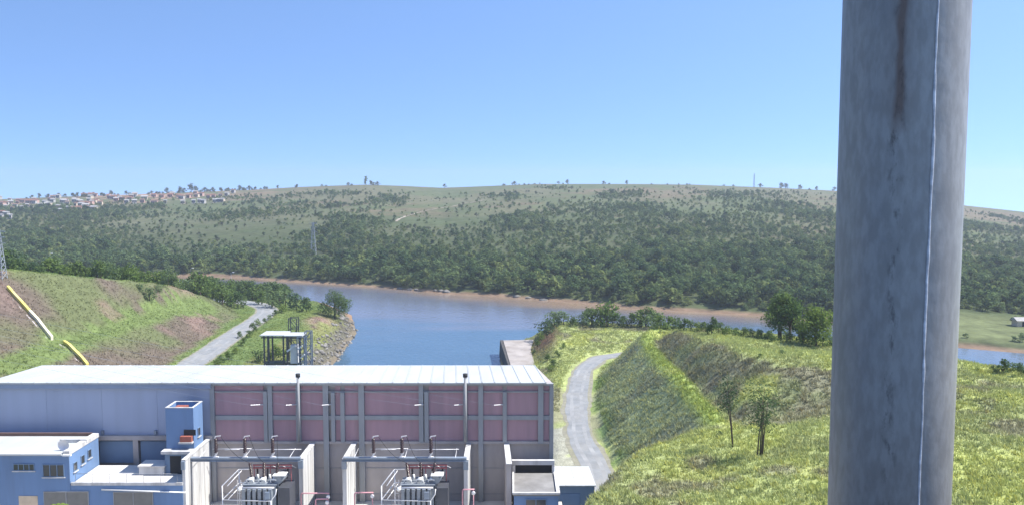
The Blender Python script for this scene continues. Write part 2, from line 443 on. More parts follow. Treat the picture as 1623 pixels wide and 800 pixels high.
def near_tint(x, y, h, s):
    """true colour of soil and turf, place by place"""
    f1 = fbm(x / 9, y / 9, 51); f2 = fbm(x / 3, y / 3, 77); f3 = fbm(x / 30, y / 30, 5)
    right = x > -20
    bright = np.array([0.35, 0.395, 0.155]); olive = np.array([0.235, 0.26, 0.12]); dry = np.array([0.27, 0.24, 0.155])
    green = np.array([0.13, 0.18, 0.062]); soil = np.array([0.215, 0.155, 0.14]); pink = np.array([0.29, 0.20, 0.17]); mud = np.array([0.25, 0.165, 0.105])
    sl = sstep(0.22, 0.5, s)[..., None]
    k = sstep(0.42, 0.62, f1 * 0.6 + f2 * 0.4)[..., None]
    flat_r = bright * (1 - 0.55 * k) + olive * 0.55 * k
    slope_r = olive * (1 - 0.6 * k) + dry * 0.6 * k
    wx = x + (f2 - .5) * 1.2; wy = y + (f1 - .5) * 3
    zl = in_poly(wx, wy, LOWER)[..., None] * 1.0; zu = in_poly(wx, wy, UPPER)[..., None] * 1.0
    gl = np.array([0.31, 0.35, 0.18]) * (1 - .7 * k) + np.array([0.245, 0.255, 0.165]) * .7 * k
    gu = np.array([0.22, 0.245, 0.12]) * (1 - .7 * k) + np.array([0.20, 0.185, 0.13]) * .7 * k
    cr = flat_r * (1 - .5 * sl) + slope_r * .5 * sl
    cr = np.where(zl > 0, gl, np.where(zu > 0, gu, cr))
    lz = (np.exp(-(dist_poly(x, y, LEDGE) / 1.25) ** 4))[..., None]
    cr = cr * (1 - lz) + np.array([0.27, 0.34, 0.09]) * (.8 + .4 * f2[..., None]) * lz
    foot = (np.exp(-((dist_poly(x, y, _toe) / 2.2) ** 2)) * sstep(.4, .6, f1))[..., None] * .7
    cr = cr * (1 - foot) + np.array([0.12, 0.21, 0.045]) * foot
    # left hill: worn slopes with bare earth, grass on bench and top
    kb = sstep(0.50, 0.60, fbm(x / 13 + 4, y / 15, 91))[..., None]
    kp = sstep(0.57, 0.66, fbm(x / 8, y / 12 + 3, 23))[..., None]
    kg = sstep(0.42, 0.56, fbm(x / 16, y / 22, 63))[..., None]
    slope_l = np.array([0.165, 0.135, 0.105]) * (1 - 0.5 * kb) + soil * 0.5 * kb
    slope_l = slope_l * (1 - 0.8 * kg) + np.array([0.15, 0.185, 0.075]) * 0.8 * kg
    slope_l = slope_l * (1 - 0.7 * kp * (.3 + 1.4 * np.clip(f2[..., None] - .1, 0, .5))) + pink * 0.7 * kp * (.3 + 1.4 * np.clip(f2[..., None] - .1, 0, .5))
    flat_l = green * (1 - 0.5 * k) + np.array([0.16, 0.19, 0.05]) * 0.5 * k
    cl = flat_l * (1 - sl) + slope_l * .78 * sl
    rip = ((x > -53) & (h < 3.4 + (f2 - .5) * 2) & (y > 150))[..., None]
    cl = np.where((x > -53)[..., None] & (h < 6.2)[..., None], np.array([0.17, 0.185, 0.07]) * (.7 + .6 * f2[..., None]), cl)
    cl = np.where(rip, np.array([0.13, 0.125, 0.095]), cl)
    bench = ((x < -70) & (np.abs(dist_poly(x, y, BENCH)) < 2.2 + (f2 - .5) * 2.5))[..., None]
    cl = np.where(bench, np.array([0.125, 0.165, 0.058]) * (.7 + .6 * f2[..., None]), cl)
    dead = (sstep(.56, .66, fbm(x / 6, y / 8, 301)) * .75)[..., None] * (zl < .5) * (1 - lz)
    cr = cr * (1 - dead) + np.array([0.25, 0.235, 0.16]) * dead
    lime = (sstep(.57, .68, fbm(x / 5, y / 7, 311)) * .8)[..., None] * (zl < .5)
    cr = cr * (1 - lime) + np.array([0.38, 0.42, 0.135]) * lime
    c = np.where(right[..., None], cr, cl)
    # bare earth: mud by the water, scarp by the slab, gravel yard
    m = (1 - sstep(0.4, 1.6, h))[..., None] * (((x > -20) | (y > 262))[..., None] * .7 + .3)
    c = c * (1 - m) + mud * m
    sc = (np.exp(-(((x - 8) / 3.2) ** 2 + ((y - 200) / 14) ** 2)) * sstep(0.1, 0.4, s))[..., None]
    c = c * (1 - sc) + np.array([0.21, 0.14, 0.10]) * sc
    mo = (np.exp(-(((x + 49.5) / 3.0) ** 2 + ((y - 224) / 8) ** 2)) * sstep(0.35, 0.55, f1))[..., None]
    c = c * (1 - mo) + pink * mo
    yd = ((x > -60) & (x < 9 + (f2 - .5) * 3) & (y < 121 + f2 * 10) & (h < 7))[..., None] * 0.85
    c = c * (1 - yd) + np.array([0.33, 0.32, 0.28]) * yd
    return c
tint_near = near_tint(NX.ravel(), NY.ravel(), NH.ravel(), SLOPE.ravel())
nj, ni = NH.shape
idx = np.arange(nj * ni).reshape(nj, ni)
F = np.stack([idx[:-1, :-1], idx[:-1, 1:], idx[1:, 1:], idx[1:, :-1]], -1).reshape(-1, 4)
M_GROUND = ground_mat('bank_soil_and_turf', 0.8, 0.28, 0.6, 3.0)
me = np_mesh('river_bank', np.stack([NX.ravel(), NY.ravel(), NH.ravel()], 1), F, M_GROUND, True, tint_near)
tag(link_mesh('river_bank', me), kind='structure')

# ------------------------------------------------------------------ far terrain: hillside beyond the river, out to its crest
def u_of(px): return (px - CX) / FPX
BANK = [(-200, 440), (330, 437), (380, 439), (450, 445), (600, 455), (700, 465), (800, 470), (860, 475), (940, 482), (1000, 489), (1100, 494), (1200, 500), (1330, 513), (1530, 552), (1623, 560), (1900, 585)]
bank_u = np.array([u_of(p) for p, q in BANK]); bank_Y = np.array([1400 * CAM_Z / (q - 285.0) for p, q in BANK])
CREST = [(-300, 316), (0, 316), (100, 312), (200, 309), (300, 305), (400, 301), (470, 297), (520, 295), (580, 293), (640, 295), (700, 298), (780, 295), (850, 292), (1000, 292), (1100, 293), (1150, 295), (1230, 298), (1330, 303), (1430, 312), (1530, 326), (1623, 336), (1900, 352)]
crest_u = np.array([u_of(p) for p, q in CREST]); YC = 1000.0
crest_z = np.array([CAM_Z - YC * (q - 285.0) / 1400 for p, q in CREST])
def far_h(x, y):
    x = np.asarray(x, float); y = np.asarray(y, float)
    u = x / y
    yb = np.interp(u, bank_u, bank_Y); zc = np.interp(u, crest_u, crest_z) - 1.3
    s = (y - yb) / (YC - yb)
    sc = np.clip(s, 0, 1)
    z = 1.3 * sstep(-0.004, 0.012, s) + zc * (1 - (1 - sc) ** 1.5)
    z = z - np.where(y < yb - 1, np.clip((yb - 1 - y) * 0.25, 0, 3), 0)
    z = z - np.where(y > YC, (y - YC) * 0.07 + ((y - YC) / 130) ** 2 * 0.5, 0)
    am = sstep(0.02, 0.2, s) * (1 - sstep(0.86, 0.97, s))
    return z + (fbm(x / 90, y / 90, 13) - 0.5) * 5.0 * am + (fbm(x / 22, y / 22, 41, 3) - 0.5) * 0.9 * sstep(0.0, 0.05, s) * (1 - sstep(0.9, 1.0, s))
U = np.linspace(-0.80, 0.80, 420)
YY = np.concatenate([np.linspace(-26, 30, 38), np.linspace(32, 300, 130), np.linspace(305, 720, 110)])
Uu, T = np.meshgrid(U, YY)
Yb = np.interp(Uu, bank_u, bank_Y)
tt = np.where(T < 30, T, 30 + (T - 30) / 690.0 * (YC - 30 - Yb))
FY = Yb + tt
back = np.array([1015, 1040, 1080, 1150, 1300, 1600])
FY = np.concatenate([FY, np.repeat(back[:, None], len(U), 1)], 0)
Uu = np.concatenate([Uu, np.repeat(U[None], len(back), 0)], 0)
FX = Uu * FY
FH = far_h(FX, FY)
def far_s(x, y):
    yb = np.interp(x / y, bank_u, bank_Y)
    return (y - yb) / (YC - yb)
def px_of(x, y, z):
    dz = z - CAM_Z
    dep = y * CT - dz * ST
    return CX + FPX * x / dep, CY - FPX * (y * ST + dz * CT) / dep
def far_tint(x, y, z):
    px, py = px_of(x, y, z)
    f1 = fbm(x / 60, y / 60, 7); f2 = fbm(x / 14, y / 14, 8); f3 = fbm(x / 120, y / 160, 19)
    grass = np.array([0.092, 0.112, 0.052]); pale = np.array([0.125, 0.125, 0.072]); dark = np.array([0.055, 0.075, 0.032])
    brown = np.array([0.19, 0.135, 0.095]); soil = np.array([0.34, 0.215, 0.16]); mud = np.array([0.20, 0.14, 0.098])
    k = sstep(0.40, 0.62, f1 * 0.7 + f2 * 0.3)[..., None]
    c = grass * (1 - k) + pale * k
    kd = sstep(0.52, 0.68, f2 * 0.6 + f3 * 0.4)[..., None]
    c = c * (1 - 0.55 * kd) + dark * 0.55 * kd
    kb = sstep(0.55, 0.68, f3 * 0.65 + f2 * 0.35)[..., None]
    c = c * (1 - 0.55 * kb) + brown * 0.55 * kb
    s = far_s(x, y)
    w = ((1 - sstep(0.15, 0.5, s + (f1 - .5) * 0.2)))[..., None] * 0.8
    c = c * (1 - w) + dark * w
    # trodden red earth between the village houses
    u = x / y
    v = (np.exp(-((u + 0.40) / 0.10) ** 2) * sstep(760, 840, y) * sstep(0.44, 0.6, f1 * .5 + f2 * .5))[..., None] * 0.9
    c = c * (1 - v) + soil * v
    # mud beach
    m = (1 - sstep(0.0005, 0.005, s + (f2 - 0.5) * 0.007))[..., None]
    c = c * (1 - m) + mud * (0.8 + 0.4 * f2[..., None]) * m
    # green river flat downstream
    g = (sstep(0.44, 0.50, u) * (1 - sstep(0.045, 0.065, s)) * sstep(0.004, 0.01, s))[..., None]
    c = c * (1 - g) + np.array([0.125, 0.145, 0.065]) * (.7 + .6 * f2[..., None]) * g
    return c
tf = far_tint(FX.ravel(), FY.ravel(), FH.ravel())
nj, ni = FH.shape
idx = np.arange(nj * ni).reshape(nj, ni)
F = np.stack([idx[:-1, :-1], idx[:-1, 1:], idx[1:, 1:], idx[1:, :-1]], -1).reshape(-1, 4)
M_HILL = ground_mat('hillside_savanna', 0.22, 0.35, 0.6, 0.5)
me = np_mesh('hillside', np.stack([FX.ravel(), FY.ravel(), FH.ravel()], 1), F, M_HILL, True, tf)
tag(link_mesh('hillside', me), kind='structure')

def ground_h(x, y):
    a = near_h(x, y) if (GX0 < x < GX1 and GY0 < y < GY1 - 2) else -9
    b = far_h(x, y) if y > 190 else -9
    return float(max(a, b))
def on_ground(px, py, y0=50, y1=1020, far=False):
    """where a line of sight first meets the ground"""
    d = ray(px, py); Y = float(y0)
    last = None
    while Y < y1:
        k = Y / d[1]; x = d[0] * k; z = CAM_Z + d[2] * k
        g = float(far_h(x, Y)) if far else ground_h(x, Y)
        if z <= g: return x, Y, g
        Y += 0.5 if Y < 300 else 1.5
    k = (y1 - 22) / d[1]
    return d[0] * k, y1 - 22, float(far_h(d[0] * k, y1 - 22))

# ------------------------------------------------------------------ water
mw = bpy.data.materials.new('river_water'); mw.use_nodes = True
n = mw.node_tree.nodes; L = mw.node_tree.links
b = n['Principled BSDF']
b.inputs['Base Color'].default_value = (0.095, 0.10, 0.098, 1)
b.inputs['Roughness'].default_value = 0.13
b.inputs['IOR'].default_value = 1.33
g = n.new('ShaderNodeNewGeometry')
mp = n.new('ShaderNodeMapping'); mp.inputs['Scale'].default_value = (0.9, 0.45, 1)
L.new(g.outputs['Position'], mp.inputs[0])
t = n.new('ShaderNodeTexNoise'); t.inputs['Scale'].default_value = 0.9; t.inputs['Detail'].default_value = 4
L.new(mp.outputs[0], t.inputs['Vector'])
bp = n.new('ShaderNodeBump'); bp.inputs['Strength'].default_value = 0.6; bp.inputs['Distance'].default_value = 0.22
L.new(t.outputs[0], bp.inputs['Height']); L.new(bp.outputs[0], b.inputs['Normal'])
aw = n.new('ShaderNodeAttribute'); aw.attribute_name = 'tint'
L.new(aw.outputs['Color'], b.inputs['Base Color'])
# silt: clear blue-green in the tailrace channel, milky in the wide reach, brown in the shallows of the far shore
WU = np.linspace(-.86, .86, 150); WT = np.concatenate([np.linspace(0, .8, 60), np.linspace(.81, 1.03, 50)])
Wu, Wt = np.meshgrid(WU, WT)
Wb = np.interp(Wu, bank_u, bank_Y) + 8
WY = 100 + (Wb - 100) * Wt; WX = Wu * WY
gap = Wb - 8 - WY
fw_ = fbm(WX / 40, WY / 14, 71); fw2 = fbm(WX / 12, WY / 5, 72)
k1 = sstep(230, 275, WY + (fw_ - .5) * 60)[..., None]; k2 = ((1 - sstep(2, 24, gap + (fw_ - .5) * 26 + (fw2 - .5) * 6)) * (1 - .8 * sstep(.25, .4, Wu)))[..., None]
wc = np.array([.06, .115, .175]) * (1 - k1) + np.array([.125, .14, .185]) * k1
wc = (wc * (1 - k2) + np.array([.27, .195, .14]) * k2) * (.92 + .16 * fw2[..., None])
nj, ni = Wu.shape; idx = np.arange(nj * ni).reshape(nj, ni)
F = np.stack([idx[:-1, :-1], idx[:-1, 1:], idx[1:, 1:], idx[1:, :-1]], -1).reshape(-1, 4)
me = np_mesh('river_water', np.stack([WX.ravel(), WY.ravel(), np.zeros(WX.size)], 1), F, mw, True, wc.reshape(-1, 3))
tag(link_mesh('river_water', me), kind='structure')

# ------------------------------------------------------------------ roads
def resample(line, step):
    P = [np.array(p, float) for p in line]
    out = [P[0]]
    # Catmull-Rom for a smooth run
    for i in range(len(P) - 1):
        p0 = P[max(i - 1, 0)]; p1 = P[i]; p2 = P[i + 1]; p3 = P[min(i + 2, len(P) - 1)]
        nseg = max(2, int(np.linalg.norm(p2 - p1) / step))
        for k in range(1, nseg + 1):
            t = k / nseg
            out.append(0.5 * ((2 * p1) + (-p0 + p2) * t + (2 * p0 - 5 * p1 + 4 * p2 - p3) * t * t + (-p0 + 3 * p1 - 3 * p2 + p3) * t ** 3))
    return np.array(out)
def strip(name, line, offs, m, lift, hfun, wob=0.0):
    c = resample(line, 1.0)
    d = np.gradient(c, axis=0); d /= np.linalg.norm(d, axis=1)[:, None]
    nrm = np.stack([d[:, 1], -d[:, 0]], 1)
    rows = []
    for q, o in enumerate(offs):
        w = 0
        if wob and q in (0, len(offs) - 1): w = (fbm(np.arange(len(c)) / 4.0, np.full(len(c), q * 7.0), 3) - 0.5) * wob
        p = c + nrm * (o + w)[..., None] if np.ndim(w) else c + nrm * o
        z = hfun(p[:, 0], p[:, 1]) + lift
        rows.append(np.column_stack([p, z]))
    V = np.stack(rows, 1); a, bq = V.shape[:2]
    idx = np.arange(a * bq).reshape(a, bq)
    F = np.stack([idx[:-1, :-1], idx[:-1, 1:], idx[1:, 1:], idx[1:, :-1]], -1).reshape(-1, 4)
    return link_mesh(name, np_mesh(name, V.reshape(-1, 3), F, m, True))
M_ROAD = mat('worn_asphalt', (0.225, 0.235, 0.245), 0.9, var=0.16, scale=0.5, dirt=(0.30, 0.29, 0.27), dirt_amt=0.8, bump=0.2)
M_SHOULDER = mat('pale_gravel', (0.24, 0.23, 0.18), 0.95, var=0.2, scale=1.2, dirt=(0.22, 0.22, 0.12), dirt_amt=0.6, bump=0.3)
flat6 = lambda x, y: np.maximum(near_h(x, y), 6.0) * 0 + 6.0
tag(strip('road_shoulder', ROAD_L, (-3.1, -1, 1, 3.1), M_SHOULDER, 0.02, flat6, 0.7), kind='structure')
tag(strip('road', ROAD_L, (-2.6, -1, 1, 2.6), M_ROAD, 0.04, flat6, 0.3), kind='structure')
tag(strip('road_shoulder', ROAD_R, (-2.2, -1, 1, 2.2), M_SHOULDER, 0.02, flat6, 1.6), kind='structure')
tag(strip('road', ROAD_R, (-1.65, -.7, .7, 1.65), M_ROAD, 0.04, flat6, 0.8), kind='structure')
M_DUST = mat('pale_road_dust', (.265, .27, .275), .95, var=.2, scale=.35, dirt=(.22, .23, .24), dirt_amt=1.0)
for o_ in (-.8, .75):
    tag(strip('wheel_track', ROAD_R, (o_ - .26, o_, o_ + .26), M_DUST, .045, flat6, .35), kind='structure')
for o_ in (-1.1, 1.0):
    tag(strip('wheel_track', ROAD_L, (o_ - .32, o_, o_ + .32), M_DUST, .045, flat6, .4), kind='structure')
# ------------------------------------------------------------------ materials of the plant
M_CONC = mat('grey_concrete', (0.42, 0.385, 0.375), 0.9, var=0.10, scale=0.7, dirt=(0.24, 0.21, 0.20), dirt_amt=0.45, bump=0.15, stretch=(1, 1, 0.35))
M_PIL = mat('grey_painted_concrete', (0.31, 0.32, 0.335), 0.85, var=0.08, scale=1.0, dirt=(0.17, 0.18, 0.18), dirt_amt=0.3, stretch=(1, 1, 0.3))
M_PINK = mat('faded_pink_paint', (0.40, 0.255, 0.29), 0.85, var=0.08, scale=0.9, dirt=(0.26, 0.20, 0.22), dirt_amt=0.6, stretch=(1.4, 1, 0.14))
M_LAV = mat('pale_lavender_cladding', (0.345, 0.405, 0.545), 0.6, var=0.06, scale=0.5, dirt=(.27, .31, .41), dirt_amt=.45, stretch=(1.2, 1, .12))
M_WROOF = mat('white_roof_sheet', (0.46, 0.48, 0.485), 0.55, var=0.05, scale=0.5, dirt=(0.31, 0.32, 0.32), dirt_amt=0.45, stretch=(1.6, .18, 1))
M_BLUE = mat('light_blue_paint', (0.135, 0.225, 0.40), 0.8, var=0.06, scale=0.8, dirt=(0.10, 0.145, 0.23), dirt_amt=0.5, stretch=(1.3, 1, 0.16))
M_BLUE2 = mat('steel_blue_panel', (0.155, 0.235, 0.36), 0.7, var=0.06, scale=0.8)
M_FASC = mat('blue_grey_gutter', (0.24, 0.30, 0.42), 0.5, var=0.05)
M_WHITE = mat('white_paint', (0.74, 0.75, 0.74), 0.7, var=0.05, dirt=(0.5, 0.48, 0.44), dirt_amt=0.35)
M_LIME = mat('limewashed_concrete', (0.54, 0.54, 0.54), 0.9, var=0.14, scale=1.6, dirt=(0.20, 0.19, 0.18), dirt_amt=0.65, bump=0.2, stretch=(1, 1.3, 0.12))
M_DARK = mat('dark_recess', (0.03, 0.032, 0.035), 0.8)
M_GLASS = mat('dark_window_glass', (0.05, 0.055, 0.06), 0.12, var=0.1, spec=0.6)
M_GREYPANE = mat('grey_shutter_pane', (0.17, 0.17, 0.165), 0.5, var=0.1)
M_STEEL = mat('blue_grey_steel', (0.22, 0.27, 0.34), 0.5, metal=0.2, var=0.1, dirt=(0.30, 0.25, 0.22), dirt_amt=0.35)
M_TANK = mat('transformer_grey', (0.22, 0.25, 0.285), 0.45, var=0.08, dirt=(0.22, 0.2, 0.18), dirt_amt=0.3)
M_PORC = mat('brown_porcelain', (0.045, 0.02, 0.02), 0.25, var=0.1, spec=0.6)
M_ALU = mat('pale_aluminium', (0.68, 0.68, 0.70), 0.4, metal=0.2, var=0.05)
M_RED = mat('rust_red_pipe', (0.42, 0.12, 0.13), 0.6, var=0.15)
M_PINKPIPE = mat('faded_pink_pipe', (0.58, 0.30, 0.34), 0.6, var=0.12)
M_TAN = mat('tan_sheet', (0.52, 0.43, 0.33), 0.8)
M_YEL = mat('yellow_lime_paint', (0.62, 0.54, 0.13), 0.8, var=0.12, scale=0.5, dirt=(0.5, 0.48, 0.40), dirt_amt=0.7)
M_PCONC = mat('pale_concrete', (0.62, 0.60, 0.56), 0.9, var=0.12, scale=0.4, dirt=(0.38, 0.34, 0.29), dirt_amt=0.5, bump=0.2)
M_FLOOR = mat('terrace_screed', (0.60, 0.585, 0.56), 0.9, var=0.08, scale=0.8, dirt=(0.40, 0.37, 0.35), dirt_amt=0.4)
M_BRICK = mat('brick_red', (0.30, 0.10, 0.075), 0.85, var=0.15)
M_BROWN = mat('dark_brown_capping', (0.13, 0.085, 0.075), 0.8, var=0.15)

def W(px, Y, py=640): return at_depth(px, py, Y)[0]
def Zp(py, Y): return at_depth(811.5, py, Y)[1]

# ------------------------------------------------------------------ powerhouse
YF = 90.0
ZE = Zp(606, 89.6)                         # eave
ZB = Zp(578.5, 106.0)                      # rear edge of the roof
XR = W(877, YF); XL = -54.0; XP = W(337, YF)   # right end, left end, joint of cladding and pink wall
ph = empty('powerhouse', (-20, 98, 6), 'long powerhouse hall with white roof, pink panelled wall and pale blue cladding beside the tailrace', 'building')
MB().hexa([(XL, YF + .25, 5.9), (XR, YF + .25, 5.9), (XR - 1.2, 105.6, 5.9), (XL - 3, 105.6, 5.9)],
          [(XL, YF + .25, ZE - .25), (XR, YF + .25, ZE - .25), (XR - 1.2, 105.6, ZB - .25), (XL - 3, 105.6, ZB - .25)]).build('wall', M_CONC, ph)
# roof in long sheets, each lapping the next
nS = 44
xf = np.linspace(XL - .4, W(866.5, 89.5), nS + 1); xb = np.linspace(XL - 3.2, W(848, 106), nS + 1)
for k in range(nS):
    e = 0.006 * (k % 2); q = rng.uniform(-.012, .012)
    a0, a1, b0, b1 = xf[k], xf[k + 1] - .02, xb[k], xb[k + 1] - .02
    bt = [(a0, 89.5, ZE - .12 + e), (a1, 89.5, ZE - .12 + e), (b1, 106, ZB - .12 + e), (b0, 106, ZB - .12 + e)]
    tp = [(p[0], p[1], p[2] + .14 + q * .3) for p in bt]
    rb_ = [(a1 - .09, 89.49, tp[1][2]), (a1 - .01, 89.49, tp[1][2]), (b1 - .01, 106.01, tp[2][2]), (b1 - .09, 106.01, tp[2][2])]
    MB().hexa(bt, tp).hexa([(p[0], p[1], p[2] - .01) for p in rb_], [(p[0], p[1], p[2] + .045) for p in rb_]).build('roof_sheet', M_WROOF, ph)
# gutters under the eave
MB().box(XL, XP - .02, 89.62, 90.2, ZE - .62, ZE - .14).build('gutter', M_FASC, ph)
MB().box(XP + .02, XR, 89.72, 90.2, ZE - .34, ZE - .14).build('gutter', M_PIL, ph)
# left cladding
zb = Zp(688, YF)
cl = np.linspace(XL, XP, 5)
for k in range(4):
    MB().box(cl[k] + .008, cl[k + 1] - .008, 89.98 + .004 * (k % 2), 90.26, zb, ZE - .63).build('cladding_panel', M_LAV, ph)
MB().box(XL, XP, 89.5, 90.26, Zp(695, YF), zb - .003).build('ring_beam', M_CONC, ph)
for px in (-10, 20, 85, 150, 215, 279):
    x = W(px, YF); MB().box(x - .27, x + .27, 89.62, 90.26, 6, Zp(695, YF) - .003).build('column', M_CONC, ph)
for p0, p1 in ((90, 145), (156, 210), (221, 274)):
    MB().box(W(p0, YF), W(p1, YF), 89.9, 90.27, Zp(732, YF), Zp(698, YF)).build('blue_panel', M_BLUE2, ph)
for px in (162, 246):
    x = W(px, YF); z = Zp(688, YF)
    o = MB().box(x - .12, x + .12, 89.7, 89.97, z + .05, z + .5).build('flood_light', M_STEEL, ph)
# pink wall: pilasters, rails, panels
PIL = [(337, 3.2, 607, 800), (421, 3.0, 619, 700), (428.5, 3.4, 607, 700), (473, 3.6, 607, 700), (516.5, 4.2, 607, 800), (528, 3.0, 621, 699.5),
       (543, 3.2, 621, 699.5), (573, 4.4, 607, 800), (667.5, 3.6, 607, 700), (676, 3.2, 620, 700), (737.5, 3.2, 607, 700), (762, 3.8, 607, 800),
       (800, 3.2, 620, 700), (857, 4.2, 607, 702), (874, 3.2, 607, 800)]
zp_b = Zp(698, YF)
for i, (px, w, t, bt) in enumerate(PIL):
    x = W(px, YF); hw = w / 15.3
    zt = min(Zp(t, YF), ZE - .35); z0 = Zp(bt, YF) if bt < 790 else 6.0
    MB().box(x - hw, x + hw, 89.80 + .004 * (i % 3), 90.27, z0, zt).build('pilaster', M_PIL, ph)
rows = [(609.5, 619.0), (621.5, 657.5), (665.0, 698.0)]
for j, (t, b2) in enumerate(((619.2, 621.2), (657.8, 664.7))):
    MB().box(XP + .25, XR - .25, 89.93 + .01 * j, 90.268, Zp(b2, YF), Zp(t, YF)).build('wall_rail', M_PIL, ph)
MB().box(XP - .2, XR + .03, 89.90, 90.268, Zp(702.5, YF), Zp(698.4, YF)).build('wall_rail', M_CONC, ph)
for a, c in zip(PIL[:-1], PIL[1:]):
    x0 = W(a[0], YF) + a[1] / 15.3 + .02; x1 = W(c[0], YF) - c[1] / 15.3 - .02
    if x1 - x0 < .25: continue
    for t, b2 in rows:
        MB().box(x0, x1, 90.10, 90.262, Zp(b2, YF), Zp(t, YF)).build('pink_panel', M_PINK, ph)
for px in (473, 737.5):
    x = W(px, 89.4)
    MB().tube([(x, 89.4, Zp(700, 89.4)), (x, 89.4, Zp(594, 89.4))], .14, 10).build('vent_pipe', M_PIL, ph)
    MB().tube([(x, 89.4, Zp(597, 89.4)), (x, 89.4, Zp(591.5, 89.4))], .24, 10).build('vent_cap', M_DARK, ph)
# joints of the lower concrete lifts
for py in (742, 783):
    MB().box(XP + .3, XR - .2, 90.2, 90.27, Zp(py, YF) - .03, Zp(py, YF) + .03).build('lift_joint', M_PIL, ph)

# ------------------------------------------------------------------ yard slab before the transformers
box_part('transformer_yard', M_PCONC, None, -31.6, 5.2, 70, 90.2, 5.5, 8.5)['kind'] = 'structure'
box_part('service_yard', M_PCONC, None, -61, -31.62, 66, 90.2, 5.5, 6.12)['kind'] = 'structure'

# ------------------------------------------------------------------ office block (upper block, terrace block)
of = empty('office_block', (-45, 84, 6), 'light blue two level office block with white flat roof and dark windows before the hall', 'building')
OY = 82.5
oxr = W(110, OY, 740); zr = Zp(719, OY)
ztr = Zp(766, OY); oxt = W(289, OY, 766)
MB().box(-62, oxr, OY, 88.5, 5.9, zr - .1).build('upper_wall', M_BLUE, of)
MB().box(oxr + .004, oxt, OY + .03, 88.3, 5.9, ztr - .16).build('lower_wall', M_BLUE, of)
rs = np.linspace(-62.2, oxr - .6, 6)
for k in range(5):
    MB().box(rs[k], rs[k + 1] - .02, OY - .25, 88.2, zr - .08, zr + .07 + .008 * (k % 2)).build('roof_sheet', M_WROOF, of)
MB().box(-62.2, oxr - .55, 88.22, 88.5, zr - .1, zr + .38).build('roof_capping', M_BROWN, of)
MB().box(oxr - .55, oxr + .06, OY - .05, 88.55, zr - .098, zr + .3).build('parapet', M_LIME, of)
MB().box(oxr - 2.6, oxr + .1, 85.9, 86.25, zr + .08, zr + .42).build('parapet', M_LIME, of)
MB().box(oxr - .5, oxr + .3, OY - .3, OY - .06, zr - .12, zr + .02).build('canopy', M_WHITE, of)
# dish on the roof corner
d = MB()
rr = .55
vs = [(oxr - .9, 83.6, zr + .55)]; fs = []
for ring in (1, 2, 3):
    for k in range(16):
        t = 2 * math.pi * k / 16; r = rr * ring / 3
        vs.append((oxr - .9 - .25 * (ring / 3) ** 2 * 0 + r * math.cos(t), 83.6 + .3 * (ring / 3) ** 2 * -1, zr + .62 + r * math.sin(t)))
for k in range(16): fs.append((0, 1 + k, 1 + (k + 1) % 16))
for ring in (0, 1):
    for k in range(16):
        a = 1 + ring * 16 + k; b_ = 1 + ring * 16 + (k + 1) % 16
        fs.append((a, a + 16, b_ + 16, b_))
d.add(vs, fs, True)
dish = empty('satellite_dish', (oxr - .9, 83.6, zr + .1), 'small grey satellite dish standing on the office roof corner', 'satellite dish')
d.build('reflector', M_ALU, dish)
MB().tube([(oxr - .9, 83.7, zr + .04), (oxr - .9, 83.66, zr + .6)], .05, 6).build('mast', M_STEEL, dish)
def window(parent, x0, x1, z0, z1, y, npane, pane_m, frame_m=M_STEEL, side=False):
    """a window: frame set proud of the wall with panes behind; side=True faces +X"""
    w = .06; f = MB(); rec = .05
    def bx(m, a0, a1, c0, c1, q0, q1):
        if side: m.box(q0, q1, a0, a1, c0, c1)
        else: m.box(a0, a1, q0, q1, c0, c1)
    s0, s1 = (y, y + .07) if side else (y - .07, y)
    bx(f, x0, x1, z0, z0 + w, s0, s1); bx(f, x0, x1, z1 - w, z1, s0, s1)
    xs = np.linspace(x0, x1, npane + 1)
    for xx in xs:
        a = min(max(xx - w / 2, x0), x1 - w); bx(f, a, a + w, z0 + w, z1 - w, s0, s1)
    fr = f.build('window', frame_m, parent)
    for k in range(npane):
        p = MB(); q0, q1 = (y, y + .02) if side else (y - .02, y)
        bx(p, xs[k] + w / 2, xs[k + 1] - w / 2, z0 + w, z1 - w, q0, q1)
        o = p.build('pane', pane_m); o.parent = fr; o.location = (0, 0, 0)
    s = MB(); q0, q1 = (y, y + .14) if side else (y - .14, y)
    bx(s, x0 - .08, x1 + .08, z0 - .09, z0 - .003, q0, q1)
    o = s.build('sill', M_LIME); o.parent = fr; o.location = (0, 0, 0)
    return fr
window(of, W(21, OY, 740), W(55, OY, 740), Zp(745, OY), Zp(734, OY), OY, 4, M_GLASS, M_BLUE2)
window(of, W(68, OY, 745), W(102, OY, 745), Zp(755, OY), Zp(735, OY), OY, 3, M_GLASS, M_BLUE2)
window(of, W(70, OY + .03, 790), W(141, OY + .03, 790), Zp(803, OY), Zp(778, OY), OY, 2, M_GREYPANE, M_PIL)
window(of, W(180, OY + .03, 790), W(243, OY + .03, 790), Zp(803, OY), Zp(779, OY), OY + .03, 2, M_GREYPANE, M_PIL)
for y0, zt in ((83.2, .95), (84.7, .75), (86.1, .6)):
    window(of, y0, y0 + .75, zr - zt - 1.05, zr - zt - .15, oxr, 1, M_GLASS, M_BLUE2, side=True)
MB().box(W(30, OY, 790), W(60, OY, 790), OY - .04, OY, Zp(806, OY), Zp(785, OY)).build('door_panel', M_TAN, of)
